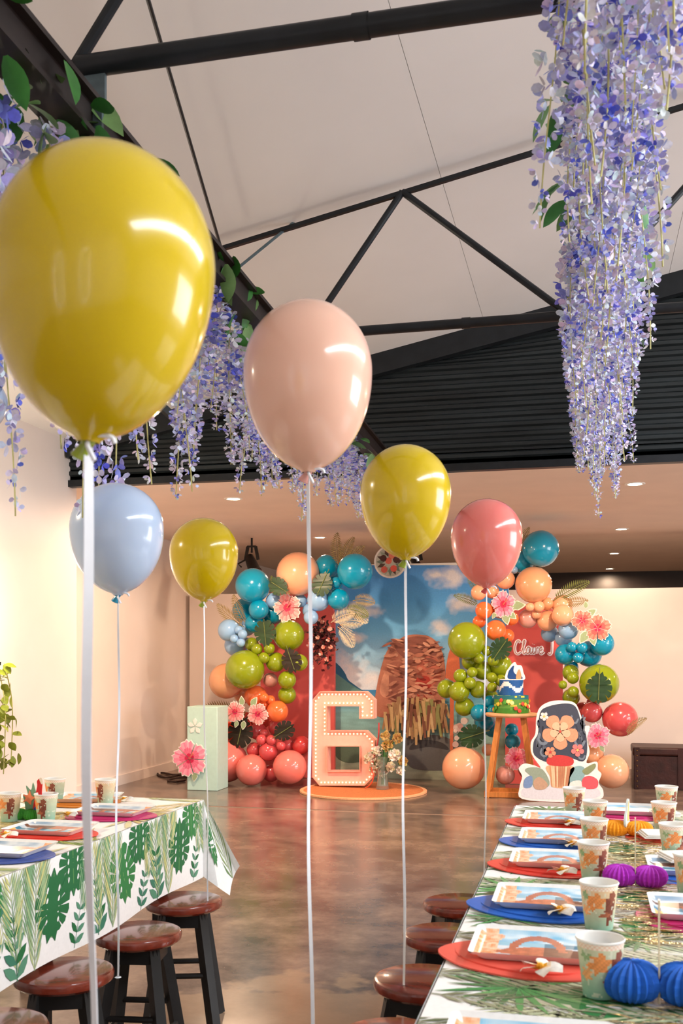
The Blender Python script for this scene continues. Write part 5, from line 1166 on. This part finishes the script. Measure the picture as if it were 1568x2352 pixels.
honey(1458, 2038, 'purple', .071, .026, 'purple honeycomb paper centrepiece on the right table', 'stick'); honey(1440, 1922, 'orange', .072, .024, 'orange honeycomb paper centrepiece toward the far end of the right table', 'card')
honey(58, 1886, 'green', .05, .02, 'green honeycomb centrepiece with a red parrot card on the left table', 'parrot')

# ------------------------------------------------------------------ floating balloons on ribbons
FP = bal_prof(.52, .74, .57, .07, 26)
def floater(cx, top, bot, wpx, col, D, zend, endxy, label, knot='latex_lime_green', rw=.0035, tilt=0.):
    k = wpx * D / F; c = dep(cx, top, D); ztop = dep(cx, top, D).z; zbot = dep(cx, bot, D).z; H = (ztop - zbot) / k; s_ = H / (.52 + .74); cen = Vector((c.x, c.y, ztop - .52 * s_ * k))
    t = thing('balloon', label, 'balloon', (cen.x, cen.y, zbot), 'floating balloons on white ribbons')
    P = [(r * k, z * k * s_) for r, z in FP[:-5]] + [(.012, -.74 * s_ * k - .003)]
    ax = Vector((math.sin(tilt) * CS, math.sin(tilt) * SN, math.cos(tilt)))
    MB().lathe(P, 72, cen, axis=ax).build('balloon_body', 'latex_' + col, t, smooth=1.2)
    kb = cen + ax * (-.74 * s_ * k); m_ = MB(); m_.ball(kb, .0095, 10, 6); m_.lathe([(.006, 0), (.007, -.008), (.0125, -.022), (.0115, -.023), (.006, -.01)], 14, kb, axis=(ax + Vector((.5, -.2, 0))).normalized()); m_.build('knot', knot, t)
    e = Vector((endxy[0], endxy[1], zend)); n = 60; a = kb + Vector((0, 0, -.006)); vs = []; fs = []; ph = R5.random() * 6
    for i in range(n + 1):
        s2 = i / n; p = a.lerp(e, s2) + Vector((.004 * math.sin(s2 * 9 + ph), .004 * math.cos(s2 * 7 + ph), 0)) * math.sin(PI * s2); an = YAW + .75 * math.sin(s2 * 5 + ph)
        d = Vector((math.cos(an), math.sin(an), 0)); nn = Vector((-d.y, d.x, 0)) * .0005
        vs += [p - d * rw + nn, p + d * rw + nn, p + d * rw - nn, p - d * rw - nn]
    for i in range(n):
        for q in range(4): fs.append((i * 4 + q, i * 4 + (q + 1) % 4, i * 4 + 4 + (q + 1) % 4, i * 4 + 4 + q))
    MB().add(vs, fs).build('ribbon', 'ribbon', t, smooth=0)
    m_ = MB(); m_.tube(spline([kb, kb + Vector((.012, -.006, .004)), kb + Vector((.03, -.004, .001)), kb + Vector((.034, -.002, -.006))], 5), .003, 5); m_.tube(spline([kb, kb + Vector((.006, -.012, -.01)), kb + Vector((.014, -.012, -.026))], 5), .003, 5); m_.build('ribbon_bow', 'ribbon', t)
    m_ = MB(); m_.lathe([(.006, -.002), (.009, 0), (.006, .002)], 12, e); m_.build('tie_loop', 'ribbon', t)
def endat(px, py, D): p = dep(px, py, D); return (p.x, p.y)
floater(238, 342, 1012, 508, 'lime', 1.16, .44, endat(214, 2352, 1.16), 'huge yellow balloon in the near left foreground', 'latex_lime_green', .0058, .09)
floater(707, 693, 1082, 295, 'skin', 2.02, .44, endat(718, 2352, 2.02), 'pale peach balloon floating in the middle, right of the huge yellow one', 'latex_blush', .0036, 0)
floater(931, 1022, 1284, 208, 'lime', 2.72, .445, endat(927, 2240, 2.70), 'lime yellow balloon floating over the top of the backdrop', 'latex_lime_green', .0036)
floater(1117, 1146, 1349, 163, 'pink', 3.62, .445, endat(1111, 2060, 3.6), 'coral pink balloon floating before the right garland', 'latex_red', .0026)
floater(268, 1110, 1365, 213, 'blue', 2.84, .445, endat(271, 2165, 2.78), 'pale blue balloon floating before the left wall', 'latex_teal', .003, -.02)
floater(468, 1190, 1380, 157, 'lime', 3.68, .445, endat(477, 2040, 3.62), 'small lime yellow balloon floating left of the left garland', 'latex_lime_green', .0026)
floater(-95, 850, 1010, 215, 'blue', 2.5, .445, (-1.42, 2.2), 'pale blue balloon barely showing at the left picture edge', 'latex_teal', .003)
# trailing vine by the left wall
root = thing('trailing_vine', 'green leafy vine hanging at the left picture edge above the left table', 'plant', onX(2, 1800, WL + .12)); rv = random.Random(9)
p0, p1 = onX(-6, 1560, WL + .12), onX(10, 1795, WL + .12)
for k in range(3):
    a, b_ = p0 + Vector((0, .08 * k - .08, .1)), p1 + Vector((0, .09 * k - .1, .05 * k))
    MB().tube(spline([a, a.lerp(b_, .4) + Vector((.02, .03, 0)), b_], 6), .004, 5).build('vine_stem', 'stem', root)
    for i in range(22):
        q = a.lerp(b_, rv.random()); LVv = leaf_mesh(.075, .05) if k == 0 and i == 0 else None
        if LVv: v0 = LVv.build('leaf', 'vine_leaf', recalc=False); o = v0
        else: o = v0.copy(); C.objects.link(o)
        o.parent = root; o.location = q + Vector((rv.uniform(-.03, .05), rv.uniform(-.05, .05), 0)) - root.location; o.rotation_euler = (rv.uniform(-1.6, 0), rv.uniform(-.6, .6), rv.uniform(0, 6.28))
o = MB().bar(p0 + Vector((-.1, 0, .12)), p0 + Vector((.02, 0, .1)), .02, .02).build('wall_hook', 'black_steel', root)
